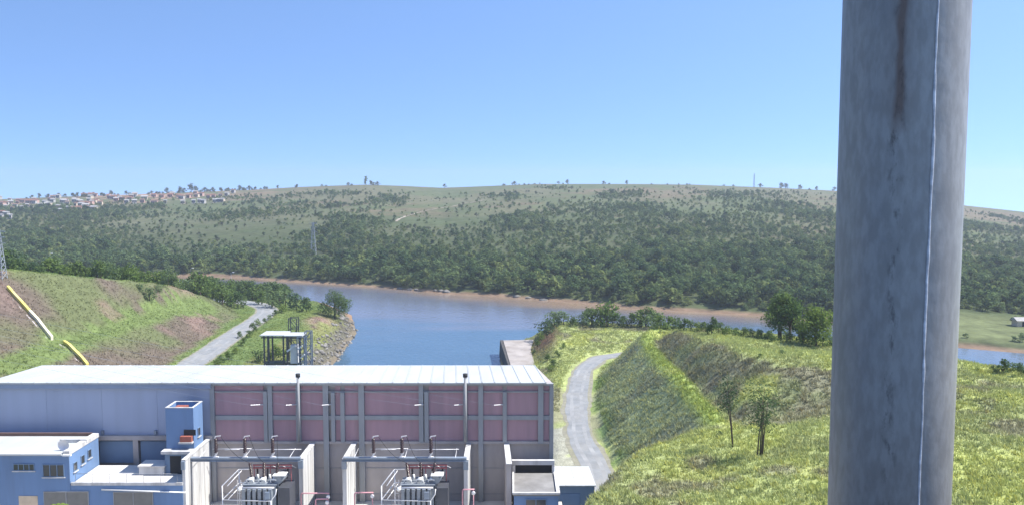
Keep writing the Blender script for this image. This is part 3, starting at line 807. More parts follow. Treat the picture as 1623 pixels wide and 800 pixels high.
# terrace floor, kerb, pipe, railing, hatch
MB().box(oxr + .08, oxt - .05, OY + .2, 88.2, ztr - .155, ztr - .05).build('terrace_floor', M_FLOOR, of)
MB().box(oxr + .08, oxt, OY - .02, OY + .2, ztr - .158, ztr + .12).build('parapet', M_LIME, of)
MB().tube([(W(162, OY, 777), OY - .12, Zp(774.5, OY)), (W(296, OY, 777), OY - .12, Zp(779, OY))], .07, 8).build('pipe', M_WHITE, of)
for k in range(7):
    x = oxr + .5 + k * (oxt - oxr - 1) / 6
    MB().tube([(x, OY + .1, ztr + .1), (x, OY + .1, ztr + .95)], .022, 6).build('rail_post', M_PIL, of)
MB().tube([(oxr + .5, OY + .1, ztr + .95), (oxt - .5, OY + .1, ztr + .95)], .022, 6).build('handrail', M_PIL, of)
zs = ztr + .75
MB().box(W(222, 86), W(262, 86), 85.2, 87.0, ztr - .03, zs).build('roof_hatch', M_LIME, of)
MB().box(W(222, 86) - .1, W(262, 86) + .1, 85.1, 87.1, zs + .002, zs + .12).build('roof_hatch_lid', M_FLOOR, of)

# ------------------------------------------------------------------ stair tower behind the terrace
TY = 86.0
tx1 = W(335, 90, 700) - .33; tx0 = tx1 - 2.75; tz = Zp(646, TY)
tw = empty('stair_tower', ((tx0 + tx1) / 2, 85.4, 6), 'slim light blue stair tower with open parapet top beside the white fire wall', 'tower')
MB().box(tx0, tx1, TY, TY + 2.6, 5.9, tz - .5).build('wall', M_BLUE, tw)
t_ = .16
for nm, b_ in (('parapet', (tx0, tx1, TY, TY + t_)), ('parapet', (tx0, tx1, TY + 2.6 - t_, TY + 2.6)), ('parapet', (tx0, tx0 + t_, TY + t_ + .002, TY + 2.6 - t_ - .002)), ('parapet', (tx1 - t_, tx1, TY + t_ + .002, TY + 2.6 - t_ - .002))):
    o = MB().box(*b_, tz - .498, tz).build(nm, M_BLUE, tw)
    c = MB().box(b_[0] - .03, b_[1] + .03, b_[2] - .03, b_[3] + .03, tz + .002, tz + .05 + (0.004 if b_[3] - b_[2] > 1 else 0)).build('coping', M_LIME)
    c.parent = o; c.location = (0, 0, 0)
MB().box(tx0 + .6, tx0 + 1.7, TY + .7, TY + 1.7, tz - .5, tz - .12).build('water_tank', M_BRICK, tw)
zl = Zp(698, TY)
MB().box(W(284, TY), tx1 - .02, TY - .55, TY, zl - .16, zl).build('ledge', M_LIME, tw)
MB().box(W(286, TY), tx1 - .1, TY - .45, TY - .01, zl + .002, zl + .55).build('brick_kerb', M_BRICK, tw)
MB().box(W(290, TY), W(309, TY), TY - .03, TY, zl + .56, zl + 1.15).build('opening', M_DARK, tw)
window(tw, 87.0, 87.7, zl + .1, zl + 1.0, tx1, 1, M_GLASS, M_BLUE2, side=True)
zk = Zp(713, TY - .6)
MB().box(tx0 - .2, tx1 + .02, TY - 1.0, TY - .002, zk - .28, zk).build('porch_slab', M_LIME, tw)
MB().box(tx0, tx1 - .02, TY - .5, TY - .004, 5.9, zk - .282).build('porch_wall', M_BLUE2, tw)
MB().box(tx0 + .5, tx0 + 1.6, TY - .53, TY - .5, ztr - .3, zk - .6).build('door', M_DARK, tw)

# ------------------------------------------------------------------ fire walls of the transformer bays
FIRE = [(335, 82.6, 90.0, 'broad limewashed fire wall between the stair tower and the first transformer', 694),
        (499.5, 84.6, 90.0, 'limewashed fire wall closing the transformer bay beside the stair tower', 702),
        (565, 84.4, 90.0, 'limewashed fire wall opening the second bay, across the gap', 702),
        (746, 84.4, 90.0, 'narrow limewashed fire wall on the far side of the second transformer', 703)]
fire_x = []
for px, y0, y1, lab, pt in FIRE:
    x1 = W(px, 90, 700); zt = Zp(pt, 89.7)
    x0 = x1 - (.3 if px < 340 else .42)
    fire_x.append((x0, x1, zt))
    r = empty('fire_wall', (x1 - .2, 87, 8.5), lab, 'wall', 'fire walls of the transformer bays')
    nb = 7 if px < 340 else 5; ys = np.linspace(y0, y1 - .21, nb + 1)
    for k in range(nb):
        e = .012 * ((k * 7) % 3)
        MB().box(x0, x1 - .03 + e, ys[k] + .015, ys[k + 1] - .015, 8.4, zt - .1).build('wall_slab', M_LIME, r)
    MB().box(x0 + .06, x1 - .08, y0 + .03, y1 - .24, 8.4, zt - .12).build('wall_core', M_CONC, r)
    MB().box(x0 - .04, x1 + .05, y0 - .05, y1 - .205, zt - .098, zt + .04).build('coping', M_LIME, r)
    MB().box(x0 - .02, x1 + .03, y0 - .25, y0 + .01, zt - .9, zt - .1).build('bracket', M_STEEL, r)

# ------------------------------------------------------------------ gantry beams with post insulators
def lathe(mb, p0, axis, prof, n=10):
    p0 = Vector(p0); d = Vector(axis).normalized()
    up = Vector((0, 0, 1)) if abs(d.z) < .9 else Vector((0, 1, 0))
    a = d.cross(up).normalized(); b2 = d.cross(a)
    vs = []; fs = []
    for i, (h, r) in enumerate(prof):
        for k in range(n):
            t = 2 * math.pi * k / n
            vs.append(p0 + d * h + (a * math.cos(t) + b2 * math.sin(t)) * r)
    for i in range(len(prof) - 1):
        for k in range(n):
            k2 = (k + 1) % n
            fs.append((i * n + k, i * n + k2, (i + 1) * n + k2, (i + 1) * n + k))
    fs.append(tuple(range(n))[::-1]); fs.append(tuple((len(prof) - 1) * n + k for k in range(n)))
    mb.add(vs, fs, True)
def shed_profile(h, r0, r1, n):
    pr = [(0, r0 * .9)]
    for k in range(n):
        z0 = h * (k + .1) / n
        pr += [(z0, r0), (z0 + h * .35 / n, r1), (z0 + h * .55 / n, r1 * .96), (z0 + h * .8 / n, r0)]
    return pr + [(h, r0 * .9)]
BAYS = [(0, 1, (342, 388, 432), 'first'), (2, 3, (592, 637, 683), 'second')]
zg = Zp(724, 84.3)
for a, b2, pxs, nm in BAYS:
    xa, xb = fire_x[a][1], fire_x[b2][0]
    side = 'beside the stair tower wall' if nm == 'first' else 'away from the stair tower'
    gt = empty('gantry_beam', ((xa + xb) / 2, 84.3, zg - .2), 'steel gantry beam bridging the transformer bay ' + side, 'beam', 'gantry beams over the transformers')
    MB().box(xa - .3, xb + .3, 84.12, 84.2, zg - .30, zg - .02).build('web', M_STEEL, gt)
    MB().box(xa - .3, xb + .3, 83.98, 84.5, zg - .019, zg + .02).build('top_flange', M_STEEL, gt)
    MB().box(xa - .3, xb + .3, 83.98, 84.5, zg - .335, zg - .301).build('bottom_flange', M_STEEL, gt)
    for k, px in enumerate(pxs):
        x = W(px, 84.25, 710)
        pos = ('standing next to the wall end', 'standing at mid span', 'standing toward the far wall')[k]
        p = empty('post_insulator', (x, 84.25, zg + .02), 'brown post insulator on the gantry ' + side + ', ' + pos.replace('standing ', ''), 'insulator', 'post insulators on the gantry beams')
        q = MB(); lathe(q, (x, 84.25, zg + .45), (0, 0, 1), shed_profile(1.45, .11, .19, 9)); q.build('porcelain', M_PORC, p)
        MB().bar((x - .15, 84.25, zg + .01), (x + .12, 84.25, zg + .5), .16).box(x - .25, x + .25, 84.1, 84.4, zg + .02, zg + .1).build('bracket', M_ALU, p)
        MB().bar((x - .08, 84.25, zg + 1.9), (x + .02, 84.25, zg + 2.1), .1).bar((x - .05, 84.25, zg + 2.08), (x + .5, 84.25, zg + 2.16), .08).build('terminal_arm', M_ALU, p)
    for k, (p0, p1, py) in enumerate(((pxs[0] - 5, pxs[1] + 10, 711), (pxs[1] + 4, pxs[2] + 44, 714), (pxs[0] + 10, pxs[0] + 34, 716))):
        MB().tube([(W(p0, 85.6, 712), 85.6 + k * .4, Zp(py, 85.6)), (W(p1, 85.6, 712), 85.6 + k * .4, Zp(py - .8, 85.6))], .035, 6).build('busbar', M_ALU, gt)
    for k, px in enumerate(pxs):
        x = W(px, 84.25, 710); xt = W(419 if nm == 'first' else 667, 83.4, 780) - 1.15 + k * 1.16 - .2 + .2 * k
        pp = [(x + .45, 84.25, zg + 2.14)] + [(x + .45 + (xt - x - .45) * t, 84.25 - .75 * t, zg + 2.14 + (Zp(767, 82.4) + 1.75 - zg - 2.14) * t - .5 * math.sin(math.pi * t)) for t in (.2, .4, .6, .8, 1)]
        MB().tube(pp, .022, 6).build('dropper_cable', M_DARK, gt)
    for xx in (xa + .8, (xa + xb) / 2, xb - .8):
        MB().tube([(xx, 84.25, zg), (xx, 86.6, Zp(713, 85.9))], .03, 6).build('busbar_strut', M_ALU, gt)

# ------------------------------------------------------------------ transformers
TYc = 83.4
ztop = Zp(767, TYc - 1)
def transformer(px, label):
    x = W(px, TYc, 780)
    t = empty('transformer', (x, TYc, 8.5), label, 'transformer', 'power transformers in the bays')
    MB().box(x - 1.75, x + 1.35, TYc - .95, TYc + 1.1, 8.75, ztop - .12).build('tank', M_TANK, t)
    MB().box(x - 1.85, x + 1.45, TYc - 1.05, TYc + 1.2, ztop - .118, ztop).build('tank_lid', M_TANK, t)
    MB().box(x - 2.0, x + 1.6, TYc - 1.5, TYc + 1.3, 8.45, 8.748).build('plinth', M_CONC, t)
    for k in range(6):
        a = x - 1.7 + k * .5
        MB().box(a, a + .3, TYc - 1.55, TYc - .96, 9.3, ztop - .3).build('radiator_fin', M_TANK, t)
    MB().tube([(x - 1.75, TYc - 1.25, ztop - .24), (x + 1.3, TYc - 1.25, ztop - .24)], .09, 8).build('radiator_header', M_ALU, t)
    for k in range(3):
        bx_ = x - 1.15 + k * 1.16
        lean = (-.16 + .16 * k, .12, 1)
        tr = MB().tube([(bx_, TYc - .1, ztop - .05), (bx_, TYc - .1, ztop + .45)], [.3, .24], 12).build('turret', M_WHITE, t)
        q = MB(); lathe(q, (bx_, TYc - .1, ztop + .42), lean, shed_profile(1.35, .1, .17, 9)); q.build('high_voltage_bushing', M_PORC, t)
        MB().tube([(bx_ - .35, TYc - .6, ztop - .05), (bx_ - .35, TYc - .6, ztop + .32), (bx_ - .05, TYc - .72, ztop + .42), (bx_ + .25, TYc - .6, ztop + .3), (bx_ + .3, TYc - .6, ztop - .05)], .085, 8).build('cooling_elbow', M_WHITE, t)
        MB().tube([(bx_ + .42, TYc + .5, ztop - .05), (bx_ + .42, TYc + .5, ztop + .5)], [.16, .1], 10).build('low_voltage_bushing', M_WHITE, t)
    # oil conservator at the far right, on two legs
    cz = ztop + .78
    MB().tube([(x + 1.5, TYc - .7, cz - .45), (x + 1.75, TYc + 1.0, cz - .4)], .42, 14).build('conservator', M_TANK, t)
    MB().box(x + 1.05, x + 2.25, TYc - .9, TYc + .3, cz - .02, cz + .03).build('conservator_lit_top', M_WHITE, t)  # white plate: the sunlit top of the conservator, put in as colour
    for yy in (TYc - .5, TYc + .9): MB().bar((x + 1.5, yy, 8.6), (x + 1.5, yy, cz - .5), .12).build('conservator_leg', M_TANK, t)
    MB().box(x + 1.62, x + 2.7, TYc - 1.0, TYc + 1.2, 8.45, ztop - .35).build('control_cabinet', mat('dark_grey_enamel', (.07, .075, .09), .4), t)
    for k in range(4):
        bx_ = x - .9 + k * .95
        q = MB(); lathe(q, (bx_, TYc + 1.0, ztop - .1), (.05 * (k - 1), .1, 1), shed_profile(1.05, .07, .12, 7)); q.build('medium_voltage_bushing', M_PORC, t)
        MB().tube([(bx_, TYc + 1.1, ztop + .95), (bx_ + .4, TYc + 1.2, ztop + 1.15), (bx_ + .9, TYc + 1.2, ztop + .9)], .03, 6).build('bushing_lead', M_ALU, t)
    MB().box(x + .5, x + .95, TYc - 1.75, TYc - 1.56, ztop - 1.2, ztop - .5).build('terminal_box', M_STEEL, t)
    for k in range(7): MB().box(x - 2.35, x - 2.05, TYc - .75 + .0 * k, TYc - .69, 8.9 + k * .62, 8.94 + k * .62).build('ladder_rung', M_ALU, t)
    for xx in (x - 2.38, x - 2.05): MB().box(xx, xx + .04, TYc - .76, TYc - .68, 8.45, ztop + .35).build('ladder_rail', M_ALU, t)
    # rust red pipes behind the bushings
    for k, zz in enumerate((ztop + 1.0, ztop + 1.28)):
        MB().tube([(x - 1.3, TYc + .9, zz), (x + 2.5, TYc + .9, zz)], .075, 8).build('sprinkler_pipe', M_RED, t)
    for xx in (x - 1.2, x + .4, x + 2.4): MB().tube([(xx, TYc + .9, ztop - .9), (xx, TYc + .9, ztop + 1.3)], .045, 6).build('sprinkler_riser', M_RED, t)
    # pale pipe frames left of the tank
    for dz in (0, -1.35):
        z0 = ztop + .0 + dz; z1 = ztop + .95 + dz
        MB().tube([(x - 3.6, TYc - 1.4, z0), (x - 2.6, TYc + .6, z1), (x - 1.6, TYc + .6, z1 + .02)], .06, 8).build('fire_spray_pipe', M_ALU, t)
        MB().tube([(x - 3.1, TYc - 1.4, z0), (x - 2.3, TYc + .5, z1 - .1)], .045, 8).build('fire_spray_pipe', M_ALU, t)
    MB().tube([(x - 3.6, TYc - 1.4, 8.45), (x - 3.6, TYc - 1.4, ztop + .02)], .06, 8).build('fire_spray_riser', M_ALU, t)
    MB().tube([(x - 2.6, TYc + .6, 8.45), (x - 2.6, TYc + .6, ztop + .97)], .06, 8).build('fire_spray_riser', M_ALU, t)
    MB().tube([(x - 3.6, TYc - 1.4, ztop - 1.36), (x + 1.1, TYc - 1.75, ztop - 1.36), (x + 1.5, TYc - 1.5, ztop - .8), (x + 1.55, TYc - 1.4, ztop - .3)], .05, 8).build('fire_spray_pipe', M_ALU, t)
    MB().tube([(x + 1.1, TYc - 1.75, 8.45), (x + 1.1, TYc - 1.75, ztop - 1.33)], .05, 8).build('fire_spray_riser', M_ALU, t)
    q = MB(); lathe(q, (x - 1.95, TYc - 1.3, ztop - .55), (0, 0, 1), [(0, .05), (.06, .18), (.2, .24), (.34, .18), (.4, .05)]); q.build('breather', M_WHITE, t)
    MB().tube([(x - 1.95, TYc - 1.3, ztop - .2), (x - 1.7, TYc - .9, ztop - .1)], .05, 6).build('breather_pipe', M_ALU, t)
transformer(419, 'grey oil transformer with brown bushings in the bay beside the stair tower')
transformer(667, 'grey oil transformer with brown bushings in the bay away from the stair tower')
for (x0p, x1p, py, y, lab) in ((477, 522, 781, 84.3, 'pink fire main bent round the wall between the two transformer bays'),
                            (562, 592, 780, 83.9, 'pink fire main running in front of the second bay wall'),
                            (733, 752, 775, 83.9, 'pink fire main beside the narrow fire wall of the second bay'),
                            (500, 520, 790, 84.1, 'short pink valve pipe in the gap between the transformer bays')):
    xa, xb = W(x0p, y, 780), W(x1p, y, 780); z = Zp(py, y)
    r = empty('fire_main', (xa, y, 8.5), lab, 'pipe', 'pink fire mains of the transformer bays')
    MB().tube([(xa, y, 8.45), (xa, y, z - .1), (xa + .1, y, z), (xb, y, z + .02)], .07, 8).build('pipe', M_PINKPIPE, r)
    MB().tube([(xb - .1, y, 8.45), (xb - .1, y, z)], .05, 8).build('stand', M_PINKPIPE, r)
    q = MB(); lathe(q, (xb - .1, y - .08, z - .32), (0, -1, 0), [(0, .12), (.02, .2), (.06, .2), (.08, .12)]); q.build('valve_wheel', M_ALU, r)

# ------------------------------------------------------------------ small blue box building and shed at the hall's end
bxf = 82.0
b0 = W(813, bxf, 790); b1 = W(887, bxf, 790); zbx = Zp(782, bxf)
kb = empty('switch_house', ((b0 + b1) / 2, 85, 8.5), 'small blue switch house with rimmed grey flat roof beside the hall end', 'building')
MB().box(b0 + .1, b1 - .1, bxf + .15, 88, 5.9, zbx - .2).build('wall', M_BLUE, kb)
MB().box(b0, b1, bxf, 88.2, zbx - .198, zbx - .06).build('roof_slab', mat('stained_roof_screed', (.23, .225, .22), .9, var=.2, scale=.5, dirt=(.12, .115, .11), dirt_amt=.8), kb)
for b_ in ((b0 - .05, b1 + .05, bxf - .05, bxf + .22), (b1 - .3, b1 + .05, bxf + .223, 88.1), (b0 - .05, b0 + .12, bxf + .223, 88.1)):
    MB().box(*b_, zbx - .058, zbx + .12).build('roof_kerb', M_LIME, kb)
MB().box(b0 - .1, b1 - .2, 88.25, 88.7, Zp(735.5, 88.4), Zp(728.5, 88.4)).build('lintel_beam', M_LIME, kb)
MB().box(b0, b1 - .3, 88.8, 89.6, 8, Zp(736, 88.4) - .02).build('doorway', M_DARK, kb)
MB().box(b0 - .05, b0 + .25, 88.26, 88.68, 8, Zp(736, 88.4)).build('door_jamb', M_LIME, kb)
MB().box(b1 - .45, b1 - .2, 88.26, 88.68, 8, Zp(736, 88.4)).build('door_jamb', M_LIME, kb)
window(kb, b0 + 1.2, b0 + 3.2, zbx - 1.5, zbx - .55, bxf + .15, 2, M_GLASS, M_BLUE2)
# skewed flank wall left of the switch house
fw = empty('flank_wall', (b0 - .3, 86, 8.5), 'thin slanting concrete wall left of the blue switch house', 'wall')
MB().hexa([(b0 - .62, 84.2, 8.4), (b0 - .14, 84.2, 8.4), (b0 - .42, 90.0, 8.4), (b0 - .9, 90.0, 8.4)], [(b0 - .62, 84.2, Zp(735, 84.2)), (b0 - .14, 84.2, Zp(735, 84.2)), (b0 - .42, 90.0, Zp(703, 90)), (b0 - .9, 90.0, Zp(703, 90))]).build('wall_slab', M_CONC, fw)
zq0, zq1 = Zp(735, 84.2), Zp(703, 90)
MB().hexa([(b0 - .66, 84.1, zq0 + .003), (b0 - .10, 84.1, zq0 + .003), (b0 - .38, 90.0, zq1 + .003), (b0 - .94, 90.0, zq1 + .003)], [(b0 - .66, 84.1, zq0 + .1), (b0 - .10, 84.1, zq0 + .1), (b0 - .38, 90.0, zq1 + .1), (b0 - .94, 90.0, zq1 + .1)]).build('coping', M_LIME, fw)
s0 = W(880, 90, 760); s1 = W(945, 90, 760); zs0 = Zp(769, 90); zs1 = Zp(738.5, 96)
sh = empty('shed', ((s0 + s1) / 2, 93, 6), 'low blue shed with bright white roof standing by the bend of the gravel road', 'shed')
MB().hexa([(s0 + .15, 90.2, 5.9), (s1 - .15, 90.2, 5.9), (s1 - .35, 95.8, 5.9), (s0 + .15, 95.8, 5.9)], [(s0 + .15, 90.2, zs0 - .1), (s1 - .15, 90.2, zs0 - .1), (s1 - .35, 95.8, zs1 - .1), (s0 + .15, 95.8, zs1 - .1)]).build('wall', M_BLUE2, sh)
ns = 4
for k in range(ns):
    a0 = s0 + (s1 - s0) * k / ns; a1 = s0 + (s1 - s0) * (k + 1) / ns - .015
    c0 = s0 + (s1 - .25 - s0) * k / ns; c1 = s0 + (s1 - .25 - s0) * (k + 1) / ns - .015
    bt = [(a0, 90, zs0 - .08), (a1, 90, zs0 - .08), (c1, 96, zs1 - .08), (c0, 96, zs1 - .08)]
    MB().hexa(bt, [(p[0], p[1], p[2] + .1 + .008 * (k % 2)) for p in bt]).build('roof_sheet', M_WROOF, sh)
MB().box(s0 + .5, s0 + 2.6, 90.15, 90.19, 8.1, zs0 - .9).build('door', M_BLUE, sh)

# ------------------------------------------------------------------ tailrace: walls, slab, riprap
tag(MB().hexa([(-3.2, 211, -3), (-0.9, 179, -3), (0.1, 179, -3), (-2.2, 211, -3)], [(-2.9, 211, 3.5), (-0.6, 179, 3.5), (0.1, 179, 3.5), (-2.2, 211, 3.5)]).build('quay_wall', mat('dark_quay_concrete', (.07, .068, .065), .8, var=.2, dirt=(.14, .12, .1), dirt_amt=.5)), 'dark blotched concrete quay wall where the tailrace meets the river', 'wall')  # dark grey base with random brown blotches over the whole wall
tag(MB().hexa([(1.9, 104, -3), (4.4, 104, -3), (0.3, 178.9, -3), (-0.9, 178.9, -3)], [(2.2, 104, 5.8), (4.4, 104, 5.8), (0.3, 178.9, 3.6), (-0.6, 178.9, 3.6)]).build('training_wall', M_CONC), 'long concrete training wall along the tailrace behind the hall', 'wall')
slab = [(-0.2, 180), (4.8, 181), (4.2, 199), (5.2, 211), (-2.1, 210)]
zsl = 3.62
MB().add([(x, y, 2.5) for x, y in slab] + [(x, y, zsl) for x, y in slab], [(4, 3, 2, 1, 0), (5, 6, 7, 8, 9)] + [(i, (i + 1) % 5, 5 + (i + 1) % 5, 5 + i) for i in range(5)]).build('landing_slab', mat('stained_slab', (.34, .31, .29), .9, var=.2, scale=.3, dirt=(.18, .15, .12), dirt_amt=.8))['kind'] = 'structure'
# ------------------------------------------------------------------ steel pole beside the viewpoint, on the dam crest
PD, PR = 1.72, 0.1135
pxc = W(1421.5, PD, 400)
mp_ = bpy.data.materials.new('galvanised_steel'); mp_.use_nodes = True
n = mp_.node_tree.nodes; L = mp_.node_tree.links
b = n['Principled BSDF']; b.inputs['Roughness'].default_value = 0.5; b.inputs['Metallic'].default_value = 0.3; b.inputs['Specular IOR Level'].default_value = 0.35
tc = n.new('ShaderNodeTexCoord')
def noise(scale, detail, vec, rough=.55):
    t = n.new('ShaderNodeTexNoise'); t.inputs['Scale'].default_value = scale; t.inputs['Detail'].default_value = detail; t.inputs['Roughness'].default_value = rough
    L.new(vec, t.inputs['Vector']); return t.outputs[0]
def mrange(src, a, b_, c, d):
    m = n.new('ShaderNodeMapRange'); m.inputs[1].default_value = a; m.inputs[2].default_value = b_; m.inputs[3].default_value = c; m.inputs[4].default_value = d
    L.new(src, m.inputs[0]); return m.outputs[0]
def mth(op, a, b_):
    m = n.new('ShaderNodeMath'); m.operation = op
    for i, q in enumerate((a, b_)):
        if isinstance(q, (int, float)): m.inputs[i].default_value = q
        elif q is not None: L.new(q, m.inputs[i])
    return m.outputs[0]
def mixc(f, a, c):
    m = n.new('ShaderNodeMix'); m.data_type = 'RGBA'
    L.new(f, m.inputs[0])
    if isinstance(a, tuple): m.inputs[6].default_value = (*a, 1)
    else: L.new(a, m.inputs[6])
    m.inputs[7].default_value = (*c, 1)
    return m.outputs[2]
obj_v = tc.outputs['Object']
mpn = n.new('ShaderNodeMapping'); mpn.inputs['Scale'].default_value = (1, 1, .35); L.new(obj_v, mpn.inputs[0])
spangle = noise(70, 5, mpn.outputs[0]); blot = noise(7, 6, mpn.outputs[0], .65)
col = mixc(mrange(spangle, .4, .62, 0, 1), (0.255, 0.25, 0.238), (0.31, 0.308, 0.298))
col = mixc(mrange(blot, .48, .7, 0, .45), col, (0.165, 0.175, 0.19))
sx = n.new('ShaderNodeSeparateXYZ'); L.new(obj_v, sx.inputs[0])
# rust run: a brown streak down from above, ragged, then scattered pits below it
wob = mrange(noise(9, 3, mpn.outputs[0]), .3, .7, -.012, .012)
STX = -0.048
ax = mth('ABSOLUTE', mth('SUBTRACT', mth('ADD', sx.outputs[0], wob), STX), None)
front = mrange(sx.outputs[1], -.02, -.05, 0, 1)
up = mrange(mth('ADD', sx.outputs[2], mrange(blot, .3, .7, -.05, .05)), 1.67, 1.74, 0, 1)
streak = mth('MULTIPLY', mth('MULTIPLY', mrange(ax, .003, .009, 1, 0), up), front)
col = mixc(mth('MULTIPLY', streak, .85), col, (0.13, 0.078, 0.055))
halo = mth('MULTIPLY', mth('MULTIPLY', mrange(ax, .006, .03, .4, 0), up), front)
col = mixc(halo, col, (0.17, 0.145, 0.13))
pit = mth('MULTIPLY', mth('MULTIPLY', mrange(ax, .003, .013, 1, 0), mrange(noise(60, 5, mpn.outputs[0], .7), .52, .64, 0, 1)), front)
col = mixc(mth('MULTIPLY', pit, .55), col, (0.055, 0.047, 0.045))
L.new(col, b.inputs['Base Color'])
bp = n.new('ShaderNodeBump'); bp.inputs['Strength'].default_value = .25; bp.inputs['Distance'].default_value = .004
L.new(noise(30, 5, obj_v), bp.inputs['Height']); L.new(bp.outputs[0], b.inputs['Normal'])

DZ = 40.4
pole = empty('steel_pole', (pxc, PD, DZ), 'thick galvanised steel pole with brown rust streak and raised weld seam', 'pole')
q = MB(); q.tube([(0, 0, .02), (0, 0, 1.2), (0, 0, 2.4), (0, 0, 6.4)], [PR, PR, PR, PR * .97], 96)
q.build('shaft', mp_, pole, world=False)
# weld seam: a slightly wandering bead on the side facing the viewpoint
vd = math.atan2(pxc, PD)
seam = []
an0 = math.asin(.46)
for k in range(260):
    z = .03 + k * .0115
    a = an0 + (fbm(np.array([z * 9.0]), np.array([2.0]), 3)[0] - .5) * .05
    dx, dy = math.sin(a), -math.cos(a)
    # turn from the viewing direction to the pole into world axes
    X_ = dx * math.cos(vd) + dy * math.sin(vd); Y_ = -dx * math.sin(vd) + dy * math.cos(vd)
    seam.append((X_ * (PR + .0002), Y_ * (PR + .0002), z))
rad = [.0013 + .0021 * float(v) for v in vnoise(np.arange(260) * .33, np.zeros(260), 5)]
MB().tube(seam, rad, 8).build('weld_seam', mat('bright_weld', (.55, .56, .58), .5, metal=.3, var=.3, scale=60), pole, world=False)
MB().tube([(0, 0, 0), (0, 0, .025)], .22, 32).build('base_plate', M_STEEL, pole, world=False)
for k in range(6):
    t = math.pi * k / 3 + .3
    MB().tube([(.175 * math.cos(t), .175 * math.sin(t), .02), (.175 * math.cos(t), .175 * math.sin(t), .075)], .017, 6).build('anchor_bolt', M_STEEL, pole, world=False)
MB().tube([(0, 0, 6.39), (0, 0, 6.46)], [PR * 1.02, PR * .6], 48).build('cap', M_STEEL, pole, world=False)

# dam under the viewpoint: crest and downstream face
dm = empty('dam', (0, 0, 6), 'concrete dam with sloping downstream face carrying the pole', 'dam')
MB().add([(-90, -9, 40.2), (120, -9, 40.2), (120, 2.4, 40.2), (-90, 2.4, 40.2), (-90, 36, 6), (120, 36, 6), (120, -9, 6), (-90, -9, 6)],
         [(0, 1, 2, 3), (3, 2, 5, 4), (4, 5, 6, 7), (7, 6, 1, 0), (0, 3, 4, 7), (1, 6, 5, 2)]).build('body', M_CONC, dm)
MB().box(-90, 120, -8, 2.3, 40.2, 40.4).build('crest_slab', mat('crest_asphalt', (.055, .055, .055), .95, var=.2), dm)

# ------------------------------------------------------------------ gate shelter and draft tube frames on the left bank
gy_ = 160.0
gx0 = W(417, gy_, 525); gx1 = W(484, gy_, 525); zrf = Zp(531, gy_ - 2.2)
gs = empty('gate_shelter', ((gx0 + gx1) / 2, gy_, 6), 'open shelter with flat white roof on dark posts above the tailrace bank', 'shelter')
xm = gx0 + (gx1 - gx0) * .58
MB().box(gx0, xm - .01, gy_ - 2.4, gy_ + 2.2, zrf - .12, zrf + .05).build('roof_sheet', M_WROOF, gs)
MB().box(xm, gx1, gy_ - 2.4, gy_ + 1.2, zrf - .18, zrf - .01).build('roof_sheet', M_WROOF, gs)
M_DSTEEL = mat('weathered_dark_steel', (.09, .095, .10), .7, var=.2)
for x in (gx0 + .7, gx0 + 1.4, xm - .3, xm + .35, gx1 - .5):
    for yy in (gy_ - 2.0, gy_ + 1.0):
        MB().box(x - .12, x + .12, yy - .12, yy + .12, 5.5, zrf - .1).build('post', M_DSTEEL, gs)
MB().box(gx0 + .5, gx1 - .4, gy_ - 1.3, gy_ + .9, 5.5, 8.8).build('machine_plinth', mat('mossy_concrete', (.11, .13, .10), .9, var=.3, scale=1.0), gs)
MB().box(gx0 + .2, gx1, gy_ - 2.05, gy_ - 1.95, zrf - .55, zrf - .3).build('beam', M_DSTEEL, gs)
MB().box(xm + .9, xm + 2.1, gy_ - 1.9, gy_ - .4, 8.85, 12.2).build('cabinet', M_WHITE, gs)
MB().bar((xm + .4, gy_ - 2.3, zrf - 2.9), (xm + 2.0, gy_ - 2.3, zrf - 1.8), .3).build('drip_pipe', M_WHITE, gs)
def lattice(name, loc, w, d, h, label, cat, nseg, m, pipe=None):
    r = empty(name, loc, label, cat)
    x, y, z = loc
    for sx_ in (-1, 1):
        for sy_ in (-1, 1):
            MB().bar((x + sx_ * w / 2, y + sy_ * d / 2, z - .4), (x + sx_ * w / 2, y + sy_ * d / 2, z + h), .16).build('leg', m, r)
    for k in range(nseg):
        z0 = z + h * k / nseg; z1 = z + h * (k + 1) / nseg
        for sy_ in (-1, 1):
            s_ = 1 if k % 2 else -1
            MB().bar((x - s_ * w / 2, y + sy_ * d / 2, z0), (x + s_ * w / 2, y + sy_ * d / 2, z1), .09).build('brace', m, r)
            MB().bar((x - w / 2, y + sy_ * d / 2, z1), (x + w / 2, y + sy_ * d / 2, z1), .1).build('rung', m, r)
    if pipe:
        for px_, pz in pipe:
            MB().bar((x + px_, y - d / 2 - .15, z + pz), (x + px_ + .8, y - d / 2 - .15, z + pz + .7), .22).build('pale_pipe', M_WHITE, r)
    return r
lx = W(463, 163, 540)
lattice('hoist_frame', (W(466, 164, 540), 164, 6), 1.5, 1.5, Zp(503, 164) - 6, 'dark steel hoist frame rising behind the white roofed shelter', 'steel frame', 5, M_DSTEEL)
lattice('hoist_frame', (W(478, 158, 540), 158, 6), 1.3, 1.3, Zp(533, 158) - 6, 'steel ladder frame with pale pipe ends at the shelter side', 'steel frame', 5, M_STEEL, [(-.4, 2.2), (-.1, 4.0), (-.5, 5.6)])
lattice('hoist_frame', (W(489, 160, 540), 160, 6), 1.1, 1.1, Zp(524, 160) - 6, 'slim grey hoist mast at the water side of the shelter', 'steel frame', 6, M_STEEL)

